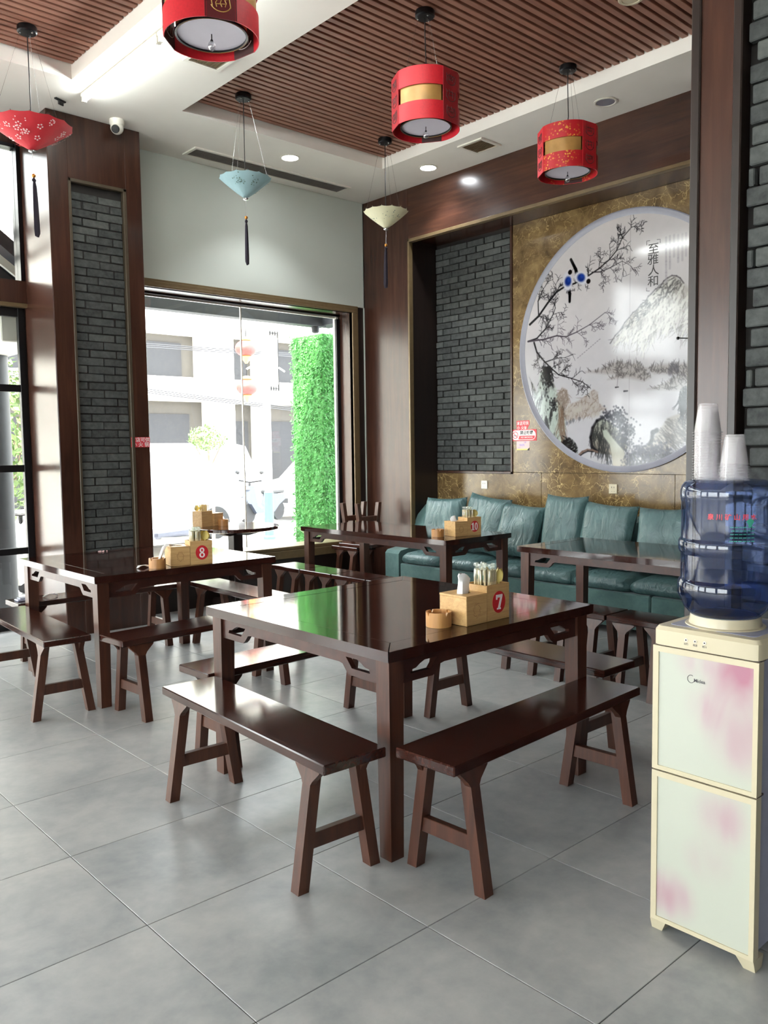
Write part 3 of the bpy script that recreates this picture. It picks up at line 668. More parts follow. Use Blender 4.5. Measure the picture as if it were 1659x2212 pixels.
def condiment(num, loc, rz, label, has_number=True, sticks=20, h2=.150, wrapped=True, w1=.125, w2=.145):
    """Tissue box and taller chopstick box of one piece, the table number on the tall part."""
    d1, d2, h1 = .150, .128, .122
    t = thing('condiment_box', label, 'box', loc, rz, 'bamboo table boxes')
    m = MB(); w = .008
    m.box(0, w1, 0, d1, 0, h1 - w, .002); m.build('tissue_case', 'bamboo', t)
    c = (w1 / 2, d1 * .5)
    m = MB(); m.prism([(.0, .0), (w1, .0), (w1, d1), (0, d1)], h1 - w, h1, 'z', (ring(c[0], c[1], .034, .026),)); m.build('case_lid', 'bamboo', t, smooth=False)
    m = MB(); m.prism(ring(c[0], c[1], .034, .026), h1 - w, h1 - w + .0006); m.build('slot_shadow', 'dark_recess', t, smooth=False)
    x0, x1 = w1 + .001, w1 + w2
    m = MB()
    for q in ((x0, x1, .002, .002 + w, 0, h2), (x0, x1, d2 - w, d2, 0, h2), (x0, x0 + w, .002 + w, d2 - w, 0, h2), (x1 - w, x1, .002 + w, d2 - w, 0, h2), (x0 + w * .5, x1 - w * .5, .006, d2 - .004, 0, .01), (x0 + (x1 - x0) * .62, x0 + (x1 - x0) * .62 + w * .7, .002 + w, d2 - w, 0, h2 - .01)): m.box(*q, .0015)
    m.build('chopstick_case', 'bamboo', t)
    # faint burnt flourish on the tissue side
    m = MB(); r = random.Random(4)
    for k in range(7):
        a = k * .9; p = [(w1 * .5 + .024 * math.cos(a + q * .35) * (1 - q * .12), -.0006, h1 * .48 + .032 * math.sin(a + q * .35) * (1 - q * .1)) for q in range(4)]; m.tube(p, .0011, 4)
    m.build('burnt_mark', 'brand_print', t)
    if has_number:
        cx, cz = (x0 + x1) / 2 + .004, h2 * .50
        m = MB(); m.prism(ring(cx, cz, .041, .046, 32), .0012, .002, 'y'); m.build('number_disc', 'number_red', t, smooth=False)
        m = MB()
        for o, hs in digit_shapes(num): m.prism([(cx + x * .064, cz + y * .062) for x, y in o], .0004, .0014, 'y', [[(cx + x * .064, cz + y * .062) for x, y in h] for h in hs])
        m.build('number_print', 'sign_white', t, smooth=False)
    # loose contents stay their own things
    R = Matrix.Translation(loc) @ Matrix.Rotation(rz, 4, 'Z'); r = random.Random(len(label))
    nm = {'7': 'seven marked', '8': 'eight marked', '10': 'ten marked'}.get(num, 'unnumbered')
    proto = None
    for k in range(sticks):
        px = x0 + .015 + (w2 * .62 - .026) * k / (sticks - 1); py = .020 + (d2 - .042) * ((k * 5) % sticks) / (sticks - 1)
        p = R @ Vector((px, py, .012))
        if proto is None:
            o = thing('chopstick_pack', 'wrapped pair of bamboo chopsticks upright in the %s box' % nm, 'chopsticks', p, rz, 'chopstick packs in the %s box' % nm); proto = o
            for s in (-1, 1):
                m = MB(); m.box(s * .0036 - .0030, s * .0036 + .0030, -.003, .003, 0, .198, .0008); m.build('stick', 'chopstick_wood', o)
            bare = copy_tree(o, p)
            if wrapped:
                m = MB(); m.lathe([(.0082, .150), (.0082, .196), (.005, .203), (.0095, .216), (.007, .224)], 7, cap0=False, cap1=False); m.build('wrapper', 'wrap_film', o); fm = m.mesh('wrapper', 'wrap_film'); piece('wrapper', fm, (0, 0, 0), bare)
                m = MB(); m.lathe([(.0090, .160), (.0090, .178)], 3, cap0=False, cap1=False, a0=.4, a1=2.0); m.build('wrapper_print', 'wrapper_green', o)
        elif k == 1: o = bare; o.location = p
        else: o = copy_tree(proto if k % 3 else bare, p)
        o.rotation_euler = (r.uniform(-.05, .05), r.uniform(-.05, .05), rz + r.uniform(-.8, .8))
    for k in range(5):
        p = R @ Vector((x0 + w2 * .80 + (k % 3) * .013 - .011, .022 + .020 * k, .046)); n = 8
        o = thing('spoon', 'pale yellow plastic spoon standing bowl up in the %s box' % nm, 'spoon', p, rz, 'yellow spoons in the %s box' % nm)
        m = MB(); m.box(-.004, .004, -.0015, .0015, 0, .11, .0005); m.build('handle', 'yellow_plastic', o)
        m = MB(); vs = []; fs = []
        for i in range(n + 1):
            z = .11 + .052 * i / n; wd = .023 * max(.2, math.sin(math.pi * min(.97, .14 + .86 * i / n))) ** .6
            for j in range(7):
                u = -1 + j / 3; vs.append((wd * u, .010 * (1 - u * u) * math.sin(math.pi * i / n) - .004, z))
        for i in range(n):
            for j in range(6): fs.append((i * 7 + j, i * 7 + j + 1, i * 7 + j + 8, i * 7 + j + 7))
        m.add(vs, fs); b = m.build('bowl', 'yellow_plastic', o)
        o.rotation_euler = (R_(RND.uniform(-8, 8)), R_(RND.uniform(-6, 6)), rz + RND.uniform(-.6, .6))
    return t
def tissue(label, p, pts, wid, seed=1):
    """Pulled sheet: a folded strip that follows pts, crumpled across."""
    r = random.Random(seed); m = MB(); vs = []; fs = []; n = len(pts); k = 11
    for i, (q, wd) in enumerate(zip(pts, wid)):
        for j in range(k):
            a = 2 * math.pi * j / (k - 1) * .93; rr = wd * (1 + .28 * math.sin(3 * a + i * .7 + seed) + r.uniform(-.1, .1))
            vs.append((q[0] + rr * math.cos(a), q[1] + rr * .55 * math.sin(a), q[2] + r.uniform(-.002, .002)))
    for i in range(n - 1):
        for j in range(k - 1): fs.append((i * k + j, i * k + j + 1, (i + 1) * k + j + 1, (i + 1) * k + j))
    m.add(vs, fs); o = m.build('tissue', 'tissue', None, angle=50); o.location = p; tag(o, label, 'tissue', 'paper tissues'); return o
def ashtray(label, loc, rz=0.0):
    t = thing('ashtray', label, 'ashtray', loc, rz, 'bamboo ashtrays'); n = 48; R0, R1, h = .052, .044, .060
    vs = []; fs = []; top = []
    for k in range(n):
        a = 2 * math.pi * k / n; notch = any(abs((a - q + math.pi) % (2 * math.pi) - math.pi) < .11 for q in (.9, 2.47, 4.04, 5.61)); z = h - (.016 if notch else 0)
        for r, zz in ((R0, 0), (R0, z), (R1, z), (R1, .012)): vs.append((r * math.cos(a), r * math.sin(a), zz))
    for k in range(n):
        for j in range(3): fs.append((k * 4 + j, ((k + 1) % n) * 4 + j, ((k + 1) % n) * 4 + j + 1, k * 4 + j + 1))
    m = MB(); m.add(vs, fs); m.build('cup', 'bamboo_cup', t, angle=30)
    m = MB(); m.lathe([(R1, .012), (.0, .012)], n, cap0=False, cap1=False); m.lathe([(R0, 0), (.0, 0)], n, cap0=False, cap1=False); m.build('cup_floor', 'bamboo_cup', t)
    return t
condiment('7', (2.458, 2.232, TH), R_(0), 'bamboo box with a red number 7 disc, tissues and chopsticks', sticks=20)
tissue('white tissue standing up from the number 7 box', (2.52, 2.307, TH + .11), [(0, 0, 0), (.0, .0, .02), (.003, .002, .045), (.004, .002, .068), (-.003, .003, .085), (-.004, .003, .093)], (.030, .029, .026, .029, .023, .014))
ashtray('round notched bamboo ashtray beside the number 7 box', (2.395, 2.327, TH), .5)
condiment('8', (2.492, 4.757, TH), R_(-14), 'bamboo box with a red number 8 disc, seen against the window light', sticks=20)
tissue('white tissue drooping from the number 8 box into the ashtray', (2.545, 4.83, TH + .112), [(.01, 0, .0), (.0, .0, .014), (-.03, -.005, .024), (-.06, -.015, .012), (-.085, -.03, -.02), (-.11, -.04, -.06)], (.02, .02, .017, .014, .012, .009), 3)
ashtray('round bamboo ashtray on table 8 with a tissue end in it', (2.412, 4.778, TH), 1.0)
tissue('crumpled white tissue lying on table 8 beside the ashtray', (2.345, 4.83, TH + .012), [(-.04, 0, -.008), (-.02, .002, .004), (0, 0, .006), (.02, -.004, .002), (.035, 0, -.008)], (.006, .014, .016, .014, .006), 5)
condiment('10', (4.938, 4.602, TH), R_(-10), 'bamboo box with a red number 10 disc in front of the sofa pillows', sticks=20)
tissue('short white tissue tuft on the number 10 box', (5.0, 4.67, TH + .112), [(0, 0, 0), (-.004, .0, .012), (-.008, .002, .03), (-.004, .002, .046), (.004, .003, .055)], (.024, .027, .027, .022, .012), 4)
ashtray('round bamboo ashtray beside the number 10 box', (4.872, 4.735, TH), .2)
condiment('', (4.245, 7.225, TH), R_(196), 'plain bamboo box with chopsticks on the round window table', has_number=False, sticks=12, wrapped=False)
ashtray('small bamboo ashtray on the round window table', (4.265, 7.05, TH), .3)
m = MB(); r = random.Random(3)
for k in range(9): m.ball((r.uniform(-.035, .035), r.uniform(-.02, .02), .004), r.uniform(.003, .008), 6, .5)
tag(m.build('crumb_pile', 'sign_pink', None), 'little pink scraps near the far edge of table 8', 'scraps').location = (2.539, 5.86, TH)
tissue('crumpled paper scrap lying on the bench at the pillar', (2.21, 6.05, .484), [(-.05, 0, -.008), (-.02, .004, .006), (.01, 0, .01), (.035, -.004, .002), (.05, 0, -.008)], (.006, .014, .018, .014, .006), 9)
# dark bundle of wrapped straws / receipts at the bench end
m = MB(); m.box(-.07, .07, -.04, .04, 0, .012, .004); m.box(-.05, .03, -.03, .045, .012, .02, .003); tag(m.build('folded_paper', 'grey_case', None), 'folded grey paper on the far bench by the entrance', 'paper').location = (2.04, 6.05, .47)

# ------------------------------------------------------------------ water dispenser, bottle and cups
DX, DY0, DY1 = 2.278, .985, 1.308
t = thing('water_dispenser', 'cream water dispenser with pink petal glass doors holding a blue bottle', 'dispenser', (DX, (DY0 + DY1) / 2, 0)); hw = (DY1 - DY0) / 2
def bx(name, mat, x0, x1, y0, y1, z0, z1, c=.004, par=t):
    m = MB(); m.box(x0, x1, y0, y1, z0, z1, c); return m.build(name, mat, par)
bx('body', 'grey_case', .03, .325, -hw + .008, hw - .008, .045, .90, .006)
a = [(-hw + .018, 0), (hw - .018, 0), (hw - .006, .006), (hw, .018), (hw, .33), (-hw, .33), (-hw, .018), (-hw + .006, .006)]
def yx(mb, poly, z0, z1, inset=0): 
    n = len(poly); cx = .165; vs = [(x, y, z0) for y, x in poly] + [(cx + (x - cx) * (1 - inset), y * (1 - inset), z1) for y, x in poly]
    return mb.add(vs, [tuple(range(n)), tuple(range(2 * n - 1, n - 1, -1))] + [(k, (k + 1) % n, (k + 1) % n + n, k + n) for k in range(n)])
m = MB(); yx(m, a, .902, .947); yx(m, a, .947, .9585, .045); m.build('head_case', 'cream_plastic', t)
m = MB(); yx(m, [(y * .82, .04 + x * .80) for y, x in a], .9583, .9597, .01); m.build('top_tray', 'grey_case', t)
m = MB(); m.M = Matrix.Translation((.152, .01, 0)); m.lathe([(.115, .9585), (.113, .962), (.104, .964), (.100, .986), (.098, .992), (.088, .992)], 48, cap0=False, cap1=False); m.build('bottle_collar', 'cream_plastic', t)
for nm, z0, z1 in (('upper_door', .515, .898), ('lower_door', .036, .510)):
    o = None
    f = .0155
    m = MB(); m.prism([(-hw + .001, z0), (hw - .001, z0), (hw - .001, z1), (-hw + .001, z1)], 0, .032, 'x', ([(-hw + f, z0 + .013), (hw - f * 1.25, z0 + .013), (hw - f * 1.25, z1 - .018), (-hw + f, z1 - .018)],)); o = m.build('door', 'cream_plastic', t, smooth=False)
    m = MB(); m.box(.004, .02, -hw + f - .001, hw - f * 1.25 + .001, z0 + .012, z1 - .017); m.build('glass_front', 'petal_print', o, smooth=False)
m = MB(); m.box(.012, .05, -hw + .003, hw - .003, .8978, .9022); m.box(.012, .05, -hw + .003, hw - .003, .5098, .5152); m.build('shadow_gap', 'cream_dark', t, smooth=False)
for s in (-1, 1):
    y0, y1 = sorted((s * hw, s * (hw - .04)))
    m = MB(); m.hexa([(.012, y0 + (.006 if s > 0 else 0), 0), (.055, y0 + (.006 if s > 0 else 0), 0), (.055, y1 - (.006 if s < 0 else 0), 0), (.012, y1 - (.006 if s < 0 else 0), 0), (.0, y0 - (.012 if s > 0 else 0), .036), (.065, y0 - (.012 if s > 0 else 0), .036), (.065, y1 + (.012 if s < 0 else 0), .036), (.0, y1 + (.012 if s < 0 else 0), .036)]); m.build('foot', 'cream_plastic', t, smooth=False)
    m = MB(); m.box(.25, .30, y0, y1, 0, .046, .004); m.build('foot', 'cream_plastic', t)
for k, (y, w_) in enumerate(((.054, '加热'), (.026, '电源'), (-.003, '制冷'))):
    m = MB(); m.M = Matrix.Translation((-.0004, y, .929)) @ Matrix.Rotation(R_(-90), 4, 'Y'); m.lathe([(.0048, -.001), (.0048, .0012), (.003, .0014)], 16); m.build('indicator_ring', 'white_plastic', t)
    m = MB(); m.M = Matrix.Translation((-.0016, y, .929)) @ Matrix.Rotation(R_(-90), 4, 'Y'); m.lathe([(.0026, 0), (.0026, .0008)], 12); m.build('indicator_lamp', 'cream_dark', t)
    lettering('indicator_label', w_, .0072, 'lettering_grey', (-.0006, y, .917), (0, -1, 0), (0, 0, 1), t, .01)
lettering('maker_lettering', 'Midea', .0145, 'lettering_grey', (.0030, .013, .812), (0, -1, 0), (0, 0, 1), t, .015)
m = MB(); m.tube([(.0034, .0395 - .0105 * math.cos(a), .8145 + .0115 * math.sin(a)) for a in [R_(330 - q * 13) for q in range(22)]], .0008, 5); m.build('maker_mark', 'lettering_grey', t)

BC = (2.430, 1.157)
t = thing('water_bottle', 'blue water bottle upended on the dispenser with clear cups on top', 'bottle', (BC[0], BC[1], .96))
prof = [(.030, -.02), (.036, .004), (.062, .012), (.098, .030), (.118, .052), (.128, .075), (.135, .088), (.1375, .094), (.1375, .128), (.134, .136), (.129, .142), (.129, .215), (.134, .222), (.1365, .228), (.1365, .252), (.134, .258), (.129, .264), (.129, .372), (.1315, .380), (.1325, .388), (.1325, .404), (.129, .418), (.120, .430), (.104, .436), (.03, .434), (.001, .433)]
m = MB(); m.lathe(prof, 64, cap0=True, cap1=False); m.build('bottle_shell', 'bottle_plastic', t, angle=28)
m = MB(); m.lathe([(.028, -.01), (.058, .016), (.095, .034), (.115, .055), (.126, .080), (.1335, .098), (.1335, .126), (.126, .142), (.126, .150), (.001, .150)], 56, cap1=False); m.build('water', 'bottle_water', t, angle=60)
def curved_text(name, body, size, mat, ang, z, rad, bold=.0):
    vs, fs = text_mesh(body, size, bold)
    p = [(rad * math.cos(ang + x / rad), rad * math.sin(ang + x / rad), z + y) for x, y, _ in vs]
    me = bpy.data.meshes.new(name); me.from_pydata(p, [], fs); me.materials.append(MAT[mat]); o = bpy.data.objects.new(name, me); COL.objects.link(o); o.parent = t
view_a = math.atan2(-BC[1], -BC[0])
curved_text('bottle_print', '泉 川 矿 山 用 水', .0185, 'sign_red', view_a + .12, .333, .1298, .02)
m = MB(); r = random.Random(5)
for k in range(5):
    z = .264 + .05 * k / 5; a0 = view_a - .02 + r.uniform(0, .12); a1 = view_a + .62
    for q in range(6):
        a = a0 + (a1 - a0) * q / 6; b = a + (a1 - a0) / 6 * .8; m.add([(.1299 * math.cos(a), .1299 * math.sin(a), z), (.1299 * math.cos(b), .1299 * math.sin(b), z), (.1299 * math.cos(b), .1299 * math.sin(b), z + .0022), (.1299 * math.cos(a), .1299 * math.sin(a), z + .0022)], [(0, 1, 2, 3)])
m.build('bottle_print', 'pole_green', t, smooth=False)
m = MB(); vs = [(.1300 * math.cos(view_a + .50 + .075 * math.cos(q) * (1 + .3 * math.sin(3 * q))), .1300 * math.sin(view_a + .50 + .075 * math.cos(q) * (1 + .3 * math.sin(3 * q))), .318 + .012 * math.sin(q)) for q in [2 * math.pi * k / 18 for k in range(18)]]
m.add(vs, [tuple(range(18))]); m.build('bottle_print', 'pole_green', t, smooth=False)

ORD = 'topmost,second from the top,third from the top,fourth from the top,fifth from the top,sixth from the top,seventh from the top,eighth from the top,ninth from the top,tenth from the top,eleventh from the top,twelfth from the top,thirteenth from the top,fourteenth from the top,fifteenth from the top,sixteenth from the top,fourth from the bottom,third from the bottom,lowest'.split(',')
ztop = .96 + .4345
m = MB(); m.lathe([(.0430, 0), (.0440, .0012), (.0430, .0026), (.0388, .0030), (.0275, .082), (.0262, .0865), (.024, .0875), (.0235, .084), (.001, .0835)], 28, cap0=False, cap1=False)
cup_me = m.mesh('plastic_cup', 'cup_plastic', True, 50)
cd = Vector((math.cos(math.atan2(BC[1], BC[0])), math.sin(math.atan2(BC[1], BC[0])))); side = Vector((cd.y, -cd.x))
for nm, n, off, lab, g in (('tall', 19, side * -.057 + cd * .02, 'clear plastic cup, %s in the taller upside down stack', 'clear cups of the tall stack'), ('short', 7, side * .017 - cd * .038, 'clear plastic cup, %s in the shorter upside down stack', 'clear cups of the short stack')):
    for k in range(n):
        o = bpy.data.objects.new('plastic_cup', cup_me); COL.objects.link(o); o.location = (BC[0] + off.x + RND.uniform(-.0006, .0006), BC[1] + off.y + RND.uniform(-.0006, .0006), ztop + .0004 + .0079 * k); tag(o, lab % ORD[n - 1 - k], 'cup', g)
# ------------------------------------------------------------------ lights and fixtures on the ceiling
def spot(name, loc, energy, size=110, blend=.6, rad=.05, col=(.93, .97, 1)):
    l = bpy.data.lights.new(name, 'SPOT'); l.energy = energy; l.spot_size = R_(size); l.spot_blend = blend; l.shadow_soft_size = rad; l.color = col
    o = bpy.data.objects.new(name, l); COL.objects.link(o); o.location = loc; return o
def downlight(x, y, lit, label):
    t = thing('ceiling_downlight', label, 'light', (x, y, HC), 0, 'round recessed downlights')
    m = MB(); m.lathe([(.075, 0), (.092, -.002), (.094, -.006), (.078, -.008), (.072, -.004), (.072, .0)], 40, cap0=False, cap1=False); m.build('trim_ring', 'white_plastic', t)
    m = MB(); m.lathe([(.073, -.004), (.001, -.0042)], 40, cap0=False, cap1=False); m.build('lens', 'lamp_glow' if lit else 'ring_frame', t)
    if lit: spot('downlight_beam', (x, y, HC - .03), 22)
downlight(4.707, 6.43, True, 'lit downlight by the air vent above the window')
downlight(5.886, 5.805, True, 'lit downlight beside the square air vent, in front of the wood beam')
downlight(5.868, 3.827, False, 'unlit downlight in the white soffit behind the small red lantern')
def tube_lamp(y0, y1, label):
    x = 2.715; t = thing('tube_lamp', label, 'light', (x, (y0 + y1) / 2, HC), 0, 'white tube lamps'); h = (y1 - y0) / 2
    m = MB(); m.box(-.022, .022, -h - .015, h + .015, -.026, 0, .003); m.build('batten', 'white_plastic', t)
    m = MB(); m.tube([(0, -h, -.046), (0, h, -.046)], .016, 12); m.build('tube', 'tube_light', t)
    for s in (-1, 1):
        m = MB(); m.box(-.017, .017, s * h - .012, s * h + .012, -.064, -.024, .002); m.build('end_holder', 'white_plastic', t)
tube_lamp(5.12, 6.30, 'glowing tube lamp on the soffit with its bare end toward the pillar')
tube_lamp(3.90, 5.08, 'glowing tube lamp on the soffit passing behind the largest red lantern')
tube_lamp(2.60, 3.80, 'glowing tube lamp on the soffit above the picture frame edge')
m = MB(); m.box(-.05, .05, -.012, .012, -.012, 0, .003); m.box(-.02, .03, -.006, .006, -.04, -.01, .002)
o = tag(m.build('cable_clip', 'black_plastic', None), 'small black cable end on the soffit beside the tube lamp', 'clip'); o.location = (2.62, 6.52, HC); o.rotation_euler = (0, 0, .4)

# dome camera at the pillar
t = thing('security_camera', 'white dome security camera under the soffit at the pillar', 'camera', (3.118, 6.62, HC))
m = MB(); m.lathe([(.058, 0), (.058, -.03), (.052, -.045), (.045, -.05)], 32, cap1=True); m.build('base', 'white_plastic', t)
m = MB(); m.ball((0, 0, -.062), .052, 24); m.build('ball', 'white_plastic', t)
m = MB(); m.M = Matrix.Translation((-.022, -.024, -.08)) @ Vector((-.6, -.6, -.55)).to_track_quat('Z', 'Y').to_matrix().to_4x4(); m.lathe([(.032, .0), (.032, .018), (.028, .022), (.001, .023)], 24); m.build('lens', 'black_plastic', t)

def vent(label, x0, x1, y0, y1, n, axis, name='air_vent'):
    t = thing(name, label, 'vent', ((x0 + x1) / 2, (y0 + y1) / 2, HC)); hx, hy = (x1 - x0) / 2, (y1 - y0) / 2; b = .028
    m = MB(); m.prism([(-hx, -hy), (hx, -hy), (hx, hy), (-hx, hy)], -.012, .0, 'z', ([(-hx + b, -hy + b), (hx - b, -hy + b), (hx - b, hy - b), (-hx + b, hy - b)],)); m.build('frame', 'white_plastic', t, smooth=False)
    m = MB(); m.box(-hx + b * .5, hx - b * .5, -hy + b * .5, hy - b * .5, -.0015, -.0005); m.build('duct_plate', 'vent_grille' if name == 'air_vent' else 'grey_duct', t, smooth=False)  # plate behind the slats, in the same colour as them
    for k in range(n):
        u = -1 + 2 * (k + .5) / n
        m = MB()
        if axis == 'x': y = u * (hy - b); m.hexa([(-hx + b, y - .006, -.012), (hx - b, y - .006, -.012), (hx - b, y - .004, -.012), (-hx + b, y - .004, -.012), (-hx + b, y + .004, -.002), (hx - b, y + .004, -.002), (hx - b, y + .006, -.002), (-hx + b, y + .006, -.002)])
        else: x = u * (hx - b); m.hexa([(x - .006, -hy + b, -.012), (x - .004, -hy + b, -.012), (x - .004, hy - b, -.012), (x - .006, hy - b, -.012), (x + .004, -hy + b, -.002), (x + .006, -hy + b, -.002), (x + .006, hy - b, -.002), (x + .004, hy - b, -.002)])
        m.build('slat', 'vent_grille' if name == 'air_vent' else 'grey_duct', t, smooth=False)
vent('long grey slotted air vent in the soffit above the window', 3.90, 5.70, 6.735, 6.97, 9, 'x', 'long_air_vent')
vent('square cream air vent beside the wood beam', 5.685, 5.955, 4.955, 5.24, 10, 'y')
vent('square cream air vent half hidden behind the largest red lantern', 3.0, 3.28, 5.04, 5.32, 10, 'y')
t = thing('ceiling_speaker', 'round cream speaker set into the ceiling slats at the top edge', 'speaker', (4.83, 2.97, ZS))
m = MB(); m.lathe([(.080, 0), (.080, -.006), (.072, -.012), (.058, -.012), (.054, -.006)], 40, cap0=False, cap1=False); m.build('rim', 'cream_plastic', t)
m = MB(); m.lathe([(.056, -.007), (.03, -.010), (.001, -.011)], 40, cap0=False, cap1=False); m.build('grille', 'cream_plastic', t)

# ------------------------------------------------------------------ hanging lamps
def canopy(t, top):
    m = MB(); m.lathe([(.060, top), (.063, top - .006), (.063, top - .034), (.055, top - .042), (.001, top - .043)], 28, cap1=False); m.build('ceiling_plate', 'black_metal', t)
    for a in (.6, 2.7, 4.8):
        m = MB(); m.lathe([(.005, top - .042), (.006, top - .049), (.001, top - .052)], 8, (.045 * math.cos(a), .045 * math.sin(a), 0)); m.build('screw_cap', 'steel', t)
def umbrella(name, label, loc, r, z_rim, z_tip, paper, pattern, z_bead, z_end, turn=0.0):
    """Upended paper parasol: the origin sits at the tip."""
    t = thing(name, label, 'lamp', (loc[0], loc[1], z_tip), turn, 'upended paper parasol lamps'); top = ZS - z_tip
    canopy(t, top)
    m = MB(); m.tube([(0, 0, top - .04), (.002, 0, (top - .04) * .5), (0, 0, .03)], .0035, 6); m.build('cord', 'black_plastic', t)
    h = z_rim - z_tip; n = 14
    for a in (.6, 2.7, 4.8):
        m = MB(); m.tube([(.045 * math.cos(a), .045 * math.sin(a), top - .045), (r * .9 * math.cos(a), r * .9 * math.sin(a), h * .94)], .0009, 4); m.build('hanging_wire', 'steel', t)
    vs = [(0, 0, 0)]; fs = []; rows = 6; cols = 4
    S = lambda u, v, i: None
    for i in range(n):
        for q in range(cols):
            a = 2 * math.pi * (i + q / cols) / n; sag = math.sin(math.pi * q / cols)
            for j in range(1, rows + 1):
                u = j / rows; rr = r * u * (1 - .03 * sag * u); z = h * (u ** 1.12) - .004 * sag * u
                vs.append((rr * math.cos(a), rr * math.sin(a), z))
    m2 = n * cols; I = lambda c, j: 1 + (c % m2) * rows + (j - 1)
    for c in range(m2):
        fs.append((0, I(c, 1), I(c + 1, 1)))
        for j in range(1, rows): fs.append((I(c, j), I(c, j + 1), I(c + 1, j + 1), I(c + 1, j)))
    m = MB(); m.add(vs, fs); can = m.build('paper_canopy', paper, t, angle=12)
    for i in range(n):
        a = 2 * math.pi * i / n; m = MB(); m.tube([(.008 * math.cos(a), .008 * math.sin(a), .010), (r * 1.012 * math.cos(a), r * 1.012 * math.sin(a), h + .006)], .0016, 4); m.build('rib', 'ink_brown' if paper == 'paper_red' else paper, t)
    rr_ = random.Random(11)
    def on(a, u): k = h * u ** 1.12; return Vector((r * u * math.cos(a) * .985, r * u * math.sin(a) * .985, k - .010))
    def print_disc(mb, a, u, s):
        c = on(a, u); e1 = (on(a + .02, u) - c).normalized(); e2 = (on(a, u - .04) - c).normalized(); nrm = e1.cross(e2); nrm = nrm if nrm.z < 0 else -nrm
        c = c + nrm * .0045; b = len(mb.v); k = 7
        mb.add([tuple(c + e1 * s * math.cos(2 * math.pi * q / k) + e2 * s * math.sin(2 * math.pi * q / k)) for q in range(k)], [tuple(range(k))])
    if pattern == 'blossom':
        m = MB()
        for k in range(46):
            a, u = rr_.uniform(0, 6.283), rr_.uniform(.42, .95)
            if k % 2:
                for p in range(5): print_disc(m, a + .055 / u * math.cos(p * 1.257), u + .05 * math.sin(p * 1.257), .0062)
            else:
                for p in range(2): print_disc(m, a + rr_.uniform(-.06, .06), u + rr_.uniform(-.05, .05), .0045)
        stuff(m.build('blossom_print', 'blossom_white', t, smooth=False)); m = MB()
        for k in range(5):
            a, u = rr_.uniform(0, 6.283), .98
            for q in range(9): print_disc(m, a + q * .02 + rr_.uniform(-.01, .01), u - q * .03, .006 - q * .0004)
        stuff(m.build('twig_print', 'ink_brown', t, smooth=False))
    else:
        m = MB()
        for k in range(6):
            a0, u0 = rr_.uniform(0, 6.283), rr_.uniform(.6, .8)
            for q in range(14 if pattern == 'leafy' else 6): print_disc(m, a0 + rr_.gauss(0, .12), u0 + rr_.gauss(0, .08), rr_.uniform(.002, .0055))
        stuff(m.build('flower_print', 'ink_green', t, smooth=False))
    m = MB(); m.lathe([(.001, -.012), (.010, -.012), (.024, -.004), (.024, .002), (.008, .004)], 16, cap1=False); m.build('finial', 'steel', t)
    zb, ze = z_bead - z_tip, z_end - z_tip
    m = MB(); m.tube([(0, 0, -.01), (.003, 0, zb)], .0012, 5); m.build('tassel_string', 'steel', t)
    m = MB(); m.ball((.003, 0, zb), .0135, 12); m.build('bead', 'gold_bead', t)
    m = MB(); rr = random.Random(2); vs = []; fs = []; k = 10; prof = [(.006, zb - .014), (.015, zb - .026), (.014, zb - .034), (.009, zb - .040), (.0125, zb - .07), (.0155, zb - .16), (.0185, ze + .05), (.017, ze + .02), (.006, ze)]
    for j, (q, z) in enumerate(prof):
        for i in range(k):
            a = 2 * math.pi * i / k; w = q * (1 + (.16 if i % 2 else -.08) * (j > 3)); vs.append((.003 + w * math.cos(a) + (.012 * (j / 8) ** 2), w * math.sin(a) * .8, z + (.018 * math.sin(a + 1) if j == 7 else 0)))
    for j in range(len(prof) - 1):
        for i in range(k): fs.append((j * k + i, j * k + (i + 1) % k, (j + 1) * k + (i + 1) % k, (j + 1) * k + i))
    fs.append(tuple(range(k))); m.add(vs, fs); m.build('tassel', 'tassel_thread', t)
umbrella('parasol_lamp', 'red paper parasol lamp with white blossoms and a dark tassel', (2.117, 5.768), .262, 3.668, 3.504, 'paper_red', 'blossom', 3.346, 2.948, .3)
umbrella('parasol_lamp', 'pale blue paper parasol lamp hanging before the window wall', (3.762, 5.742), .205, 3.655, 3.495, 'paper_blue', 'leafy', 3.352, 2.984, 1.1)
umbrella('parasol_lamp', 'cream paper parasol lamp hanging before the corner column', (5.248, 5.721), .203, 3.655, 3.50, 'paper_cream', 'sparse', 3.357, 2.973, 2.0)

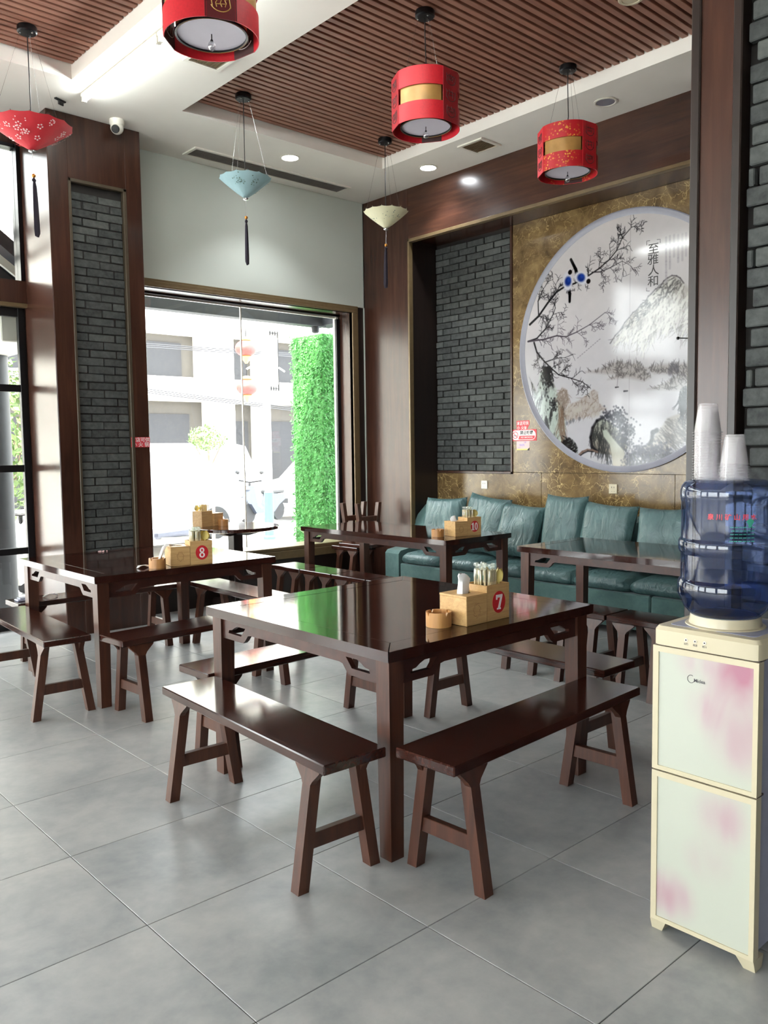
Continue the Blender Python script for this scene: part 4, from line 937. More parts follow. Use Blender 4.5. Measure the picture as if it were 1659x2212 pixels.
def lantern(label, loc, z_bot, turn, band, panel, r=.218, h=.322):
    t = thing('drum_lantern', label, 'lantern', (loc[0], loc[1], z_bot), turn, 'red drum lanterns'); top = ZS - z_bot
    canopy(t, top)
    m = MB(); m.tube([(0, 0, top - .04), (.004, .0, top - .15), (-.004, .004, h + .10), (.012, 0, h + .05), (0, 0, h - .03)], .0035, 6); m.build('cord', 'black_plastic', t)
    for a in (.5, 2.6, 4.7):
        m = MB(); m.tube([(.045 * math.cos(a), .045 * math.sin(a), top - .045), (.15 * math.cos(a), .15 * math.sin(a), h - .005)], .0008, 4); m.build('hanging_wire', 'steel', t)
    m = MB(); m.lathe([(.163, .016), (.163, h - .012)], 40, cap0=False, cap1=False); m.build('inner_drum', 'gold_film', t)
    m = MB(); m.lathe([(.001, .027), (.160, .027), (.163, .022)], 40, cap0=False, cap1=False); m.build('diffuser_disc', 'lantern_disc', t)
    m = MB(); m.lathe([(.158, .029), (.158, .018), (.167, .018), (.167, .030)], 40, cap0=False, cap1=False); m.build('disc_rim', 'black_metal', t)
    m = MB(); m.lathe([(.167, h - .02), (.001, h - .018)], 40, cap0=False, cap1=False); m.build('top_plate', 'maroon_shaded', t)
    half = R_(43)
    def shell(z0, z1, a, mat, nm):
        m = MB(); n = 18; vs = []; fs = []
        for k in range(n + 1):
            q = a - half + 2 * half * k / n
            for rr, z in ((r, z0), (r, z1), (r - .004, z1), (r - .004, z0)): vs.append((rr * math.cos(q), rr * math.sin(q), z))
        for k in range(n):
            for j in range(4): fs.append((k * 4 + j, k * 4 + (j + 1) % 4, (k + 1) * 4 + (j + 1) % 4, (k + 1) * 4 + j))
        fs += [(0, 1, 2, 3), (n * 4 + 3, n * 4 + 2, n * 4 + 1, n * 4)]; m.add(vs, fs); return m.build(nm, mat, t)
    for k in range(3):
        a = R_(120 * k)
        shell(0, .112, a, band, 'lower_band'); shell(.208, h, a, band, 'upper_band')
        m = MB(); q0 = r - .010
        m.lathe([(q0, .108), (q0, .212)], 14, cap0=False, cap1=False, a0=a - half * .9, a1=a + half * .9); m.build('gold_window', 'gold_film', t)
        # flat side panel with its cut out seal
        b = a + R_(60); d = r * .955; w = .072
        M_ = Matrix.Rotation(b, 4, 'Z')
        m = MB(); m.M = M_; m.box(d - .004, d, -w, w, 0, h, .001); pn = m.build('side_panel', panel, t)
        m = MB(); m.M = M_; rr_ = random.Random(k)
        for (za, zb_, nn) in ((.03, .10, 5), (.125, .20, 4), (.225, .295, 5)):
            zc = (za + zb_) / 2; hh = (zb_ - za) / 2
            m.tube([(d + .0012, (w - .026) * math.cos(R_(200 + 14 * q)), zc + hh * math.sin(R_(200 + 14 * q))) for q in range(11)], .0022, 4)
            for q in range(nn):
                y = -.04 + .08 * q / (nn - 1); pts = [(d + .0012, y + rr_.uniform(-.006, .006), zc + hh * (.75 - 1.2 * s / 3) + rr_.uniform(-.004, .004)) for s in range(4)]
                m.tube(pts, .0022, 4)
            m.tube([(d + .0012, -.03, zc + hh * .5), (d + .0012, .03, zc + hh * .55)], .002, 4); m.tube([(d + .0012, -.02, zc - .005), (d + .0012, .02, zc)], .002, 4)
        m.build('seal_print', 'gold_print' if panel == 'maroon_shaded' else 'maroon_dark', pn, smooth=False)
        m = MB(); m.M = M_; m.box(d - .0052, d - .0042, -w + .004, w - .004, .002, h - .002); m.build('panel_lining', 'maroon_dark', pn, smooth=False)
        m = MB(); m.M = M_; m.tube([(d - .0062, .055 * math.cos(R_(200 + 14 * q)), .07 + .035 * math.sin(R_(200 + 14 * q))) for q in range(11)], .0022, 4)
        for q in range(4): m.tube([(d - .0062, -.035 + .022 * q, .085), (d - .0062, -.032 + .022 * q, .05)], .002, 4)
        m.build('lining_print', 'sign_white', pn, smooth=False)
    m = MB(); m.tube([(0, 0, .027), (0, 0, .004)], .0025, 5); m.lathe([(.004, .004), (.007, -.002), (.007, -.006)], 10); m.build('bead_hook', 'black_metal', t)
    m = MB(); m.ball((0, 0, -.026), .019, 16, 1.15); m.build('crystal_bead', 'crystal', t)
lantern('smallest looking red drum lantern with gold dotted bands, before the wood beam', (5.31, 3.785), 3.512, R_(203.5), 'red_gold_dots', 'red_satin')
lantern('plain red drum lantern with a gold window, under the middle of the slatted ceiling', (3.962, 3.925), 3.552, R_(214), 'red_satin', 'red_panel')
lantern('largest looking red drum lantern cut by the top edge, under the white soffit', (2.13, 3.502), 3.405, R_(190.7), 'red_satin', 'maroon_shaded')
class Painter:
    """Brush work for the printed landscape: soft strokes and washes on a colour grid (metres on the wall)."""
    def __init__(s, y0, y1, z0, z1, step, seed=5):
        s.y0, s.z0, s.h = y0, z0, step
        s.ny = int((y1 - y0) / step) + 1; s.nz = int((z1 - z0) / step) + 1
        s.Y, s.Z = np.meshgrid(y0 + np.arange(s.ny) * step, z0 + np.arange(s.nz) * step)
        s.img = np.empty((s.nz, s.ny, 3)); s.rng = np.random.default_rng(seed)
    def noise(s, cell, n=3):
        out = np.zeros((s.nz, s.ny)); a = 1.0; tot = 0
        for k in range(n):
            c = max(cell / 2 ** k, s.h * 1.01)
            gy = int((s.ny * s.h) / c) + 3; gz = int((s.nz * s.h) / c) + 3
            g = s.rng.random((gz, gy))
            fy = np.arange(s.ny) * s.h / c; fz = np.arange(s.nz) * s.h / c
            iy = fy.astype(int); iz = fz.astype(int)
            ty = fy - iy; tz = (fz - iz)[:, None]
            ty = ty * ty * (3 - 2 * ty); tz = tz * tz * (3 - 2 * tz)
            A = g[iz][:, iy]; B = g[iz][:, iy + 1]; Cc = g[iz + 1][:, iy]; D = g[iz + 1][:, iy + 1]
            out += a * ((A * (1 - ty) + B * ty) * (1 - tz) + (Cc * (1 - ty) + D * ty) * tz); tot += a; a *= .5
        return out / tot
    def blend(s, sl, a, col):
        s.img[sl] += (np.asarray(col) - s.img[sl]) * a[..., None]
    def win(s, ya, yb, za, zb, m):
        i0 = max(int((ya - m - s.y0) / s.h), 0); i1 = min(int((yb + m - s.y0) / s.h) + 2, s.ny)
        j0 = max(int((za - m - s.z0) / s.h), 0); j1 = min(int((zb + m - s.z0) / s.h) + 2, s.nz)
        return (slice(j0, j1), slice(i0, i1)) if i1 > i0 and j1 > j0 else None
    def seg(s, a, b, wa, wb, col, op=1.0, soft=.004):
        m = max(wa, wb) + soft * 2
        sl = s.win(min(a[0], b[0]), max(a[0], b[0]), min(a[1], b[1]), max(a[1], b[1]), m)
        if sl is None: return
        Y = s.Y[sl]; Z = s.Z[sl]; dy = b[0] - a[0]; dz = b[1] - a[1]; L = dy * dy + dz * dz + 1e-12
        t = np.clip(((Y - a[0]) * dy + (Z - a[1]) * dz) / L, 0, 1)
        d = np.hypot(Y - a[0] - t * dy, Z - a[1] - t * dz); w = wa + (wb - wa) * t
        s.blend(sl, op * np.clip((w + soft - d) / (soft * 1.5), 0, 1), col)
    def line(s, pts, wa, wb, col, op=1.0, soft=.004):
        n = len(pts) - 1
        for i in range(n):
            s.seg(pts[i], pts[i + 1], wa + (wb - wa) * i / n, wa + (wb - wa) * (i + 1) / n, col, op, soft)
    def blob(s, c, ry, rz, col, op=1.0, edge=.5, ang=0):
        sl = s.win(c[0] - max(ry, rz), c[0] + max(ry, rz), c[1] - max(ry, rz), c[1] + max(ry, rz), .01)
        if sl is None: return
        y = s.Y[sl] - c[0]; z = s.Z[sl] - c[1]; ca, sa = math.cos(ang), math.sin(ang)
        d = np.hypot((y * ca + z * sa) / ry, (-y * sa + z * ca) / rz)
        s.blend(sl, op * np.clip((1 - d) / edge, 0, 1), col)
    def inside(s, poly, soft):
        y = s.Y; z = s.Z; ins = np.zeros(y.shape, bool); dm = np.full(y.shape, 9.)
        n = len(poly)
        for i in range(n):
            a, b = poly[i], poly[(i + 1) % n]
            if a[1] != b[1]:
                c = ((a[1] > z) != (b[1] > z)) & (y < (b[0] - a[0]) * (z - a[1]) / (b[1] - a[1]) + a[0]); ins ^= c
            dy = b[0] - a[0]; dz = b[1] - a[1]; L = dy * dy + dz * dz + 1e-12
            t = np.clip(((y - a[0]) * dy + (z - a[1]) * dz) / L, 0, 1)
            np.minimum(dm, np.hypot(y - a[0] - t * dy, z - a[1] - t * dz), out=dm)
        return np.clip(.5 + np.where(ins, dm, -dm) / soft, 0, 1), ins, dm
    def wash(s, poly, col, op=1.0, soft=.02, col2=None, fade=None):
        a, ins, dm = s.inside(poly, soft)
        zs = [p[1] for p in poly]
        t = np.clip((s.Z - min(zs)) / (max(zs) - min(zs) + 1e-9), 0, 1)
        if fade: a = a * np.clip(t / fade, 0, 1)
        c = np.asarray(col) if col2 is None else np.asarray(col) * t[..., None] + np.asarray(col2) * (1 - t[..., None])
        s.img += (c - s.img) * (a * op)[..., None]
        return a
    def hatch(s, poly, n, ln, ang, col, w=.004, op=.6, spread=.5, cont=None):
        ys = [p[0] for p in poly]; zs = [p[1] for p in poly]; done = 0
        path = [(p[0], p[1]) for p in poly]
        for _ in range(n * 6):
            if done >= n: break
            y = s.rng.uniform(min(ys), max(ys)); z = s.rng.uniform(min(zs), max(zs))
            c = False
            for i in range(len(path)):
                a, b = path[i], path[(i + 1) % len(path)]
                if (a[1] > z) != (b[1] > z) and y < (b[0] - a[0]) * (z - a[1]) / (b[1] - a[1]) + a[0]: c = not c
            if not c: continue
            done += 1; th = ang + s.rng.normal(0, spread); l = ln * s.rng.uniform(.4, 1.3); p = (y, z); pts = [p]
            for k in range(3):
                th += s.rng.normal(0, .18); p = (p[0] + math.cos(th) * l / 3, p[1] + math.sin(th) * l / 3); pts.append(p)
            s.line(pts, w, w * .35, col, op * s.rng.uniform(.5, 1), .003)
    def twig(s, p, ang, ln, w, col, depth, op=1.0):
        pts = [p]; n = 4; a = ang
        for k in range(n):
            a += s.rng.normal(0, .28); p = (p[0] + math.cos(a) * ln / n, p[1] + math.sin(a) * ln / n); pts.append(p)
        s.line(pts, w, w * .5, col, op, .003)
        if depth > 0:
            for k in range(1, n + 1):
                for _ in range(1 if s.rng.random() < .75 else 2):
                    s.twig(pts[k], ang + s.rng.choice((-1, 1)) * s.rng.uniform(.5, 1.1), ln * .5, w * .6, col, depth - 1, op)

def paint_mural(at):
    """at(px, py) gives the (y, z) point of the wall at which that spot of the picture hangs."""
    P = Painter(3.0, 5.21, 1.30, 3.53, .0042)
    Cc = lambda x, y: at(850 + x / 2.552, 400 + y / 2.552)
    B = lambda x, y: at(1130 + x / 4.608, 780 + y / 4.608)
    A = lambda x, y: at(1180 + x / 5.53, 470 + y / 5.53)
    pl = lambda f, *q: [f(*v) for v in q]
    n1 = P.noise(.8); n2 = P.noise(.06, 3)
    t = np.clip((P.Z - 1.3) / 2.2, 0, 1)[..., None]
    P.img[:] = np.array((.735, .725, .75)) * (1 - t) + np.array((.80, .775, .77)) * t
    P.img += ((n1 - .5) * .06)[..., None] * np.array((1, .7, .3))
    ink = (.075, .07, .085); grey = (.34, .32, .34); moss = (.48, .50, .46); umber = (.50, .42, .36)
    # far upper mountain
    ridge = pl(Cc, (1195, 872), (1250, 800), (1300, 730), (1340, 690), (1390, 640), (1420, 600), (1470, 560), (1510, 512), (1560, 500), (1600, 540), (1660, 600), (1660, 840), (1560, 790), (1480, 800), (1390, 890), (1300, 845))
    P.wash(ridge, (.66, .65, .62), .85, .03, (.74, .70, .67), fade=.5)
    P.hatch(ridge, 300, .12, -1.2, (.44, .42, .40), .0055, .5, .3)
    P.hatch(ridge, 160, .10, -1.1, (.80, .79, .76), .011, .7, .3)
    P.hatch(ridge[:10], 90, .05, -.9, (.25, .24, .24), .006, .6, .5)
    for i in range(9):
        P.line([ridge[i], ((ridge[i][0] + ridge[i + 1][0]) / 2, (ridge[i][1] + ridge[i + 1][1]) / 2 + .012), ridge[i + 1]], .005, .005, (.30, .28, .29), .75)
    # islands
    for poly, nn in ((pl(Cc, (1050, 1030), (1130, 1018), (1190, 990), (1240, 968), (1300, 985), (1350, 975), (1390, 1010), (1420, 1060), (1380, 1082), (1290, 1062), (1180, 1072), (1230, 1046)), 150),
                     (pl(Cc, (1390, 1010), (1450, 990), (1530, 985), (1660, 975), (1660, 1050), (1520, 1040), (1440, 1040)), 90),
                     (pl(Cc, (1400, 1125), (1480, 1098), (1560, 1050), (1660, 1030), (1660, 1130), (1500, 1130)), 90)):
        P.wash(poly, (.60, .57, .55), .7, .03); P.hatch(poly, nn, .045, 1.4, (.36, .34, .34), .005, .6, .6)
    for c in ((1540, 1000), (1525, 1025), (1560, 1015)): P.blob(Cc(*c), .03, .05, (.25, .23, .26), .6)
    # left cliffs
    cliff = pl(B, (60, 160), (95, 260), (130, 360), (170, 430), (200, 540), (250, 640), (300, 700), (360, 770), (400, 800), (420, 700), (405, 400), (370, 380), (340, 320), (310, 230), (250, 100), (180, 100), (150, 330))
    P.wash(cliff, (.50, .51, .50), .9, .015, (.56, .52, .46))
    P.hatch(cliff, 520, .13, -1.45, (.15, .15, .15), .006, .6, .14); P.hatch(cliff, 90, .16, -1.45, (.72, .76, .73), .014, .7, .15)
    for poly in (pl(B, (235, 420), (250, 330), (290, 260), (320, 330), (315, 420), (270, 500), (240, 560)), pl(B, (270, 700), (280, 580), (315, 530), (350, 620), (370, 760), (330, 720))):
        P.wash(poly, (.68, .72, .69), .9, .02)
    for k in range(240):
        g = P.rng.normal(0, 1, 2); P.blob(B(245 + g[0] * 26, 60 + abs(g[1]) * 95), .012, .015, (.09, .09, .10), .75)
    for k in range(60):
        g = P.rng.normal(0, 1, 2); P.blob(B(300 + g[0] * 22, 430 + g[1] * 35), .012, .014, (.12, .12, .13), .7)
    P.hatch(pl(B, (355, 420), (410, 410), (412, 760), (380, 760)), 60, .2, -1.5, (.45, .36, .30), .005, .6, .08)
    # lower left boulders
    bl = pl(B, (400, 790), (460, 760), (500, 790), (540, 850), (545, 920), (500, 910), (440, 850))
    P.wash(bl, (.42, .44, .43), .9, .015); P.hatch(bl, 80, .07, -.6, ink, .006, .6, .5)
    # warm hills
    for q in (((410, 500), (470, 430), (560, 390), (640, 330), (700, 280), (745, 310), (755, 420), (830, 470), (700, 530), (560, 580), (430, 585)), ((340, 320), (390, 260), (440, 290), (470, 400), (420, 470), (350, 400))):
        poly = pl(B, *q); P.wash(poly, (.655, .615, .585), .8, .02, (.66, .62, .60)); P.hatch(poly, 110, .06, -1.0, (.50, .44, .40), .005, .45, .6)
    for k in range(40): P.blob(B(*(P.rng.uniform(420, 760), P.rng.uniform(430, 560))), .03, .022, (.70, .67, .64), .5)
    # dome rock with trees
    dome = pl(B, (680, 850), (672, 760), (690, 670), (730, 600), (790, 565), (860, 600), (940, 680), (1010, 760), (1040, 870), (1000, 900), (900, 940), (840, 930), (740, 905))
    P.wash(dome, (.60, .62, .58), .95, .012, (.52, .47, .42))
    P.hatch(dome, 230, .10, -1.5, (.17, .17, .17), .006, .6, .2)
    P.line(pl(B, (740, 905), (685, 850), (672, 760), (692, 665), (735, 595), (800, 562)), .012, .010, ink, .85, .01)
    for (cx, cy, sx, sy, nn) in ((850, 545, 30, 30, 70), (945, 545, 34, 45, 120), (1020, 680, 45, 60, 150), (1000, 800, 40, 45, 90)):
        for k in range(nn):
            g = P.rng.normal(0, 1, 2); P.blob(B(cx + g[0] * sx, cy + g[1] * sy), .013, .013, (.17, .17, .21), .6)
    path = pl(B, (790, 690), (830, 680), (870, 740), (930, 810), (1000, 890), (1035, 990), (1020, 1110), (900, 1110), (885, 960), (860, 830), (800, 750))
    P.wash(path, (.68, .71, .66), .97, .014, (.72, .67, .60))
    P.line(pl(B, (550, 945), (590, 905), (640, 885), (690, 888), (740, 905)), .012, .008, (.45, .36, .32), .9); P.line(pl(B, (550, 955), (600, 918), (645, 897), (700, 902)), .005, .005, ink, .8)
    for c in ((750, 955), (780, 945), (810, 1040), (870, 1005), (840, 1020), (435, 620), (470, 605), (500, 590), (560, 575)): P.blob(B(*c), .02, .025, (.36, .37, .40), .6)
    # lower right hill and wood
    hill = pl(B, (1660, 430), (1560, 520), (1430, 570), (1390, 640), (1330, 720), (1270, 810), (1200, 860), (1180, 940), (1300, 930), (1450, 860), (1660, 780))
    P.wash(hill, (.56, .54, .50), .85, .02, (.74, .70, .66)); P.hatch(hill, 200, .10, -2.4, (.30, .27, .26), .006, .55, .25)
    cl = pl(B, (1560, 300), (1580, 260), (1660, 240), (1660, 500), (1550, 500)); P.wash(cl, (.42, .42, .41), .9, .012); P.hatch(cl, 90, .12, -1.5, ink, .006, .6, .2)
    P.line(pl(B, (1250, 830), (1280, 790), (1290, 710), (1330, 690)), .010, .016, ink, .85, .012)
    for (cx, cy, sx, sy, nn) in ((1150, 900, 45, 40, 130), (1060, 980, 30, 40, 80), (1260, 960, 45, 45, 140), (1330, 880, 50, 35, 110), (1450, 930, 40, 30, 80), (1180, 1050, 90, 25, 130), (1340, 1010, 80, 30, 90)):
        for k in range(nn):
            g = P.rng.normal(0, 1, 2); P.blob(B(cx + g[0] * sx, cy + g[1] * sy), .014, .013, (.22, .21, .27), .5)
    for k in range(26):
        x = P.rng.uniform(1060, 1420); P.line(pl(B, (x, 1080), (x + P.rng.normal(0, 14), 1000), (x + P.rng.normal(0, 30), 930)), .006, .004, ink, .55)
    # boats and a skein of far birds
    P.line(pl(B, (920, 262), (948, 258)), .006, .004, ink, .8); P.line(pl(B, (935, 255), (945, 150)), .002, .002, grey, .5); P.line(pl(B, (1005, 300), (1040, 297)), .007, .004, ink, .8)
    for k in range(22):
        u = k / 21; q = A(235 + 150 * u if u < .5 else 360 + 270 * (u - .5) * 2, 1580 + 140 * u if u < .5 else 1690 - 230 * (u - .5) * 2)
        P.seg(q, (q[0] - .012, q[1] + .006), .002, .002, grey, .6)
    # branches
    for pts, w0, w1, c in ((((752, 768), (800, 722), (850, 650), (900, 588), (940, 562), (1000, 541), (1070, 502), (1130, 462), (1190, 410), (1230, 360), (1262, 290), (1312, 232)), .013, .003, ink),
                           (((1095, 480), (1140, 478), (1195, 455), (1262, 418)), .006, .002, (.2, .18, .2)),
                           (((742, 862), (790, 845), (840, 790), (880, 712), (892, 678)), .009, .003, (.12, .11, .13)),
                           (((742, 862), (830, 850), (900, 830), (950, 836), (1010, 810), (1080, 770), (1165, 703)), .009, .002, (.28, .25, .28)),
                           (((775, 868), (790, 920), (830, 970), (870, 1010), (910, 1045), (980, 1065), (1045, 1086)), .010, .003, (.12, .11, .12)),
                           (((800, 718), (797, 640), (826, 572)), .007, .003, ink), (((838, 975), (880, 960), (925, 950)), .006, .002, (.15, .14, .15))):
        q = pl(Cc, *pts); P.line(q, w0 * .8, w1 * .8, c)
        for i in range(1, len(q)):
            dy, dz = q[i][0] - q[i - 1][0], q[i][1] - q[i - 1][1]; th = math.atan2(dz, dy)
            for k in range(2): P.twig(q[i], th + P.rng.choice((-1, 1)) * P.rng.uniform(.4, 1.0), P.rng.uniform(.06, .14), w1 * .95, c, 2 - k, .7)
    # two birds
    for body, ang, back, head, tail in (((960, 532), 1.45, (962, 530), (971, 478), ((965, 565), (972, 600), (971, 642))), ((1036, 512), .5, (1034, 510), (1072, 528), ((1012, 497), (1005, 465), (978, 410)))):
        P.line(pl(Cc, *tail), .018, .012, (.03, .03, .04), 1, .004)
        b = Cc(*body); P.blob(b, .098, .060, (.80, .80, .84), 1, .25, ang); k = Cc(*back); P.blob(k, .056, .046, (.06, .16, .46), 1, .45, ang)
        P.blob((k[0] - .01, k[1] + .012), .03, .025, (.10, .24, .60), .8, .6, ang)
        h = Cc(*head); P.blob(h, .034, .034, (.82, .80, .82), 1, .2); P.blob((h[0] - .005, h[1] - .004), .026, .026, (.05, .03, .03), 1, .25)
    # the joint between the two printed sheets and the small columns of verse
    y = at(1360, 740)[0]; P.line([(y, 1.3), (y, 3.53)], .0015, .0015, (.60, .58, .58), .8, .003)
    for c, (x, ya, yb) in enumerate(((1439, 513, 610), (1447, 510, 580), (1456, 508, 556), (1465, 508, 566), (1474, 506, 562), (1482, 504, 552))):
        q = ya
        while q < yb:
            l = P.rng.uniform(4, 9); P.line([at(x, q), at(x, min(q + l, yb))], .008, .008, (.58, .56, .58), .45, .006); q += l + P.rng.uniform(1, 5)
    P.img += ((n2 - .5) * .025)[..., None]
    P.img *= .92
    return P
# ------------------------------------------------------------------ the round picture on the marble wall
MCY, MCZ, MRO, MRI = 4.105, 2.414, 1.148, 1.098
mur = thing('wall_mural', 'round ink landscape picture with two blue birds on the marble wall', 'picture', (MX, MCY, MCZ))
def mural():
    P = paint_mural(lambda px, py: tuple(at_x(px, py, MX - .006)[1:3]))
    lin = np.clip(P.img, 0, 1); lin = np.where(lin <= .04045, lin / 12.92, ((lin + .055) / 1.055) ** 2.4)
    ny, nz = P.ny, P.nz; keep = np.hypot(P.Y - MCY, P.Z - MCZ) < MRI - .002
    idx = -np.ones((nz, ny), int); idx[keep] = np.arange(keep.sum())
    a, b, c, d = idx[:-1, :-1], idx[:-1, 1:], idx[1:, 1:], idx[1:, :-1]
    ok = (a >= 0) & (b >= 0) & (c >= 0) & (d >= 0); q = np.stack([a[ok], d[ok], c[ok], b[ok]], 1)
    me = bpy.data.meshes.new('print_sheet'); n = int(keep.sum())
    me.vertices.add(n); co = np.zeros((n, 3)); co[:, 0] = -.006; co[:, 1] = P.Y[keep] - MCY; co[:, 2] = P.Z[keep] - MCZ
    me.vertices.foreach_set('co', co.ravel().astype('f'))
    me.loops.add(len(q) * 4); me.loops.foreach_set('vertex_index', q.ravel().astype('i'))
    me.polygons.add(len(q)); me.polygons.foreach_set('loop_start', (np.arange(len(q)) * 4).astype('i'))
    me.update(calc_edges=True); me.validate()
    at = me.attributes.new('print', 'FLOAT_COLOR', 'POINT'); col = np.ones((n, 4)); col[:, :3] = lin[keep]; at.data.foreach_set('color', col.ravel().astype('f'))
    me.materials.append(MAT['mural_print']); o = bpy.data.objects.new('print_sheet', me); COL.objects.link(o); o.parent = mur
mural()
m = MB(); m.M = Matrix.Rotation(R_(-90), 4, 'Y'); m.lathe([(MRI - .006, .0), (MRI - .006, .0075), (MRI + .012, .0095), (MRO - .010, .022), (MRO, .020), (MRO, 0)], 120, cap0=False, cap1=False); m.build('ring_frame', 'ring_frame', mur, angle=25)
for ch, px, py in (('至', 1412.5, 539), ('雅', 1411.5, 562), ('人', 1412.5, 585.5), ('和', 1412, 609)):
    p = at_x(px, py, MX); lettering('title_character', ch, .098, 'ink_dark', (-.0072, p[1] - MCY, p[2] - MCZ), (0, -1.12, 0), (0, 0, 1), mur, .004)
for pts in (((1398, 530), (1398, 521), (1405, 520)), ((1420, 518), (1427, 517), (1427, 525)), ((1397.5, 622), (1397.5, 629), (1404, 629))):
    q = [at_x(x, y, MX) for x, y in pts]; m = MB(); m.tube([(-.0072, p[1] - MCY, p[2] - MCZ) for p in q], .0022, 4); m.build('title_bracket', 'lettering_grey', mur)

# sockets and stickers
for y, z, lab, two in ((5.728, 1.12, 'white wall socket on the marble at the window end of the sofa', False), (4.197, 1.116, 'cream wall socket with two holes under the picture', True)):
    t = thing('wall_socket', lab, 'socket', (MX, y, z)); m = MB(); m.box(-.011, 0, -.043, .043, -.043, .043, .004); m.build('plate', 'cream_plastic' if two else 'white_plastic', t)
    for s in (-1, 1):
        m = MB(); m.box(-.0118, -.0105, s * .012 - .003, s * .012 + .003, .008, .022); m.build('socket_hole', 'black_plastic', t, smooth=False)
        m = MB(); m.box(-.0118, -.0105, s * .012 - .006, s * .012 + .002, -.024, -.021); m.build('socket_hole', 'lettering_grey' if two else 'ring_frame', t, smooth=False)
t = thing('red_sticker', 'red sticker with white characters on the pillar beside the window', 'sticker', (3.285, YP, 1.590))
m = MB(); m.box(-.086, .086, -.0015, 0, -.042, .044); m.build('sheet', 'sign_red', t, smooth=False)
lettering('characters', '本店可供', .042, 'sign_white', (0, -.002, .019), (1, 0, 0), (0, 0, 1), t, .015); lettering('characters', '小 火 锅', .042, 'sign_white', (0, -.002, -.022), (1.05, 0, 0), (0, 0, 1), t, .015)
t = thing('red_sticker', 'torn red sticker above the no smoking sign', 'sticker', (MX, 5.226, 1.715))
m = MB(); m.prism([(.079, .052), (-.079, .052), (-.082, .012), (-.040, -.05), (.079, -.048)], -.0015, 0, 'x'); m.build('sheet', 'sign_red', t, smooth=False)
lettering('characters', '本店可供', .040, 'sign_white', (-.002, .002, .022), (0, -.92, 0), (0, 0, 1), t, .015); lettering('characters', '小 火', .040, 'sign_white', (-.002, .030, -.022), (0, -1, 0), (0, 0, 1), t, .015)
m = MB(); m.prism([(-.018, -.005), (-.046, -.008), (-.040, -.05), (-.020, -.038)], -.0028, -.0018, 'x'); m.build('torn_corner', 'sign_pink', t, smooth=False)
t = thing('no_smoking_sign', 'red and white no smoking sign beside the brick inlay', 'sign', (MX, 5.217, 1.623))
m = MB(); m.box(-.003, 0, -.160, .158, -.056, .056); m.build('plate', 'sign_red', t, smooth=False)
def stadium(hw, hh, n=10): return [(-hw + hh + hh * math.cos(R_(90 + 180 * k / n)), hh * math.sin(R_(90 + 180 * k / n))) for k in range(n + 1)] + [(hw - hh + hh * math.cos(R_(-90 + 180 * k / n)), hh * math.sin(R_(-90 + 180 * k / n))) for k in range(n + 1)]
m = MB(); m.prism(stadium(.150, .049), -.0036, -.003, 'x'); m.build('white_field', 'sign_white', t, smooth=False)
m = MB(); m.prism([(.052, -.006), (-.140, -.006), (-.136, -.030), (-.112, -.042), (.064, -.042)], -.0041, -.0035, 'x'); m.build('red_field', 'sign_red', t, smooth=False)
lettering('characters', '禁止吸烟', .040, 'sign_black', (-.0044, -.038, .021), (0, -1, 0), (0, 0, 1), t, .02); lettering('words', 'NO SMOKING', .023, 'sign_white', (-.0046, -.040, -.023), (0, -1, 0), (0, 0, 1), t, .012)
m = MB(); m.prism(ring(.103, .001, .036, .036, 28), -.0044, -.0036, 'x', (ring(.103, .001, .029, .029, 28),)); m.prism([(.103 + .027, .001 + .022), (.103 + .022, .001 + .027), (.103 - .027, .001 - .022), (.103 - .022, .001 - .027)], -.0046, -.0037, 'x'); m.build('prohibition_mark', 'sign_red', t, smooth=False)
m = MB(); m.box(-.0042, -.0036, .082, .124, -.007, -.001); m.build('cigarette_mark', 'sign_black', t, smooth=False)
t = thing('wifi_notice', 'pink WiFi notice with a curled corner below the no smoking sign', 'notice', (MX, 5.226, 1.520))
m = MB(); m.prism([(.080, .045), (-.080, .045), (-.080, -.022), (-.05, -.045), (.080, -.045)], -.0015, 0, 'x'); m.build('sheet', 'sign_pink', t, smooth=False)
m = MB(); m.prism([(.080, -.031), (-.068, -.031), (-.05, -.0452), (.080, -.0452)], -.0019, -.0014, 'x'); m.build('yellow_stripe', 'sign_yellow', t, smooth=False)
lettering('word', 'WiFi', .034, 'sign_blue', (-.002, .012, .004), (0, -1, 0), (0, 0, 1), t, .012)
m = MB(); m.prism([(-.052, -.046), (-.080, -.020), (-.076, -.050)], -.004, -.0022, 'x'); m.build('curled_corner', 'sign_black', t, smooth=False)
for k in range(3):
    m = MB(); m.tube([(-.002, -.030 + (.006 + .006 * k) * math.cos(R_(40 + 20 * q)), .020 + (.006 + .006 * k) * math.sin(R_(40 + 20 * q))) for q in range(6)], .0014, 4); m.build('signal_arc', 'sign_blue', t)
lettering('small_print', '密码：', .014, 'sign_blue', (-.002, .04, -.022), (0, -1, 0), (0, 0, 1), t)
m = MB(); m.tube([(0, 0, 0), (-.006, .035, .004)], .0022, 6); m.ball((-.006, .038, .004), .006, 8); tag(m.build('nail', 'black_metal', None), 'dark nail sticking out of the pier edge beside the picture', 'nail').location = (PX - .002, 1.480, 1.876)
# litter
m = MB(); m.tube([(0, 0, .005), (.015, .004, .006), (.034, .002, .005)], .004, 6); tag(m.build('cigarette_stub', 'tissue', None), 'cigarette stub on the floor tiles beneath table 7', 'stub').location = (3.29, 3.27, 0)
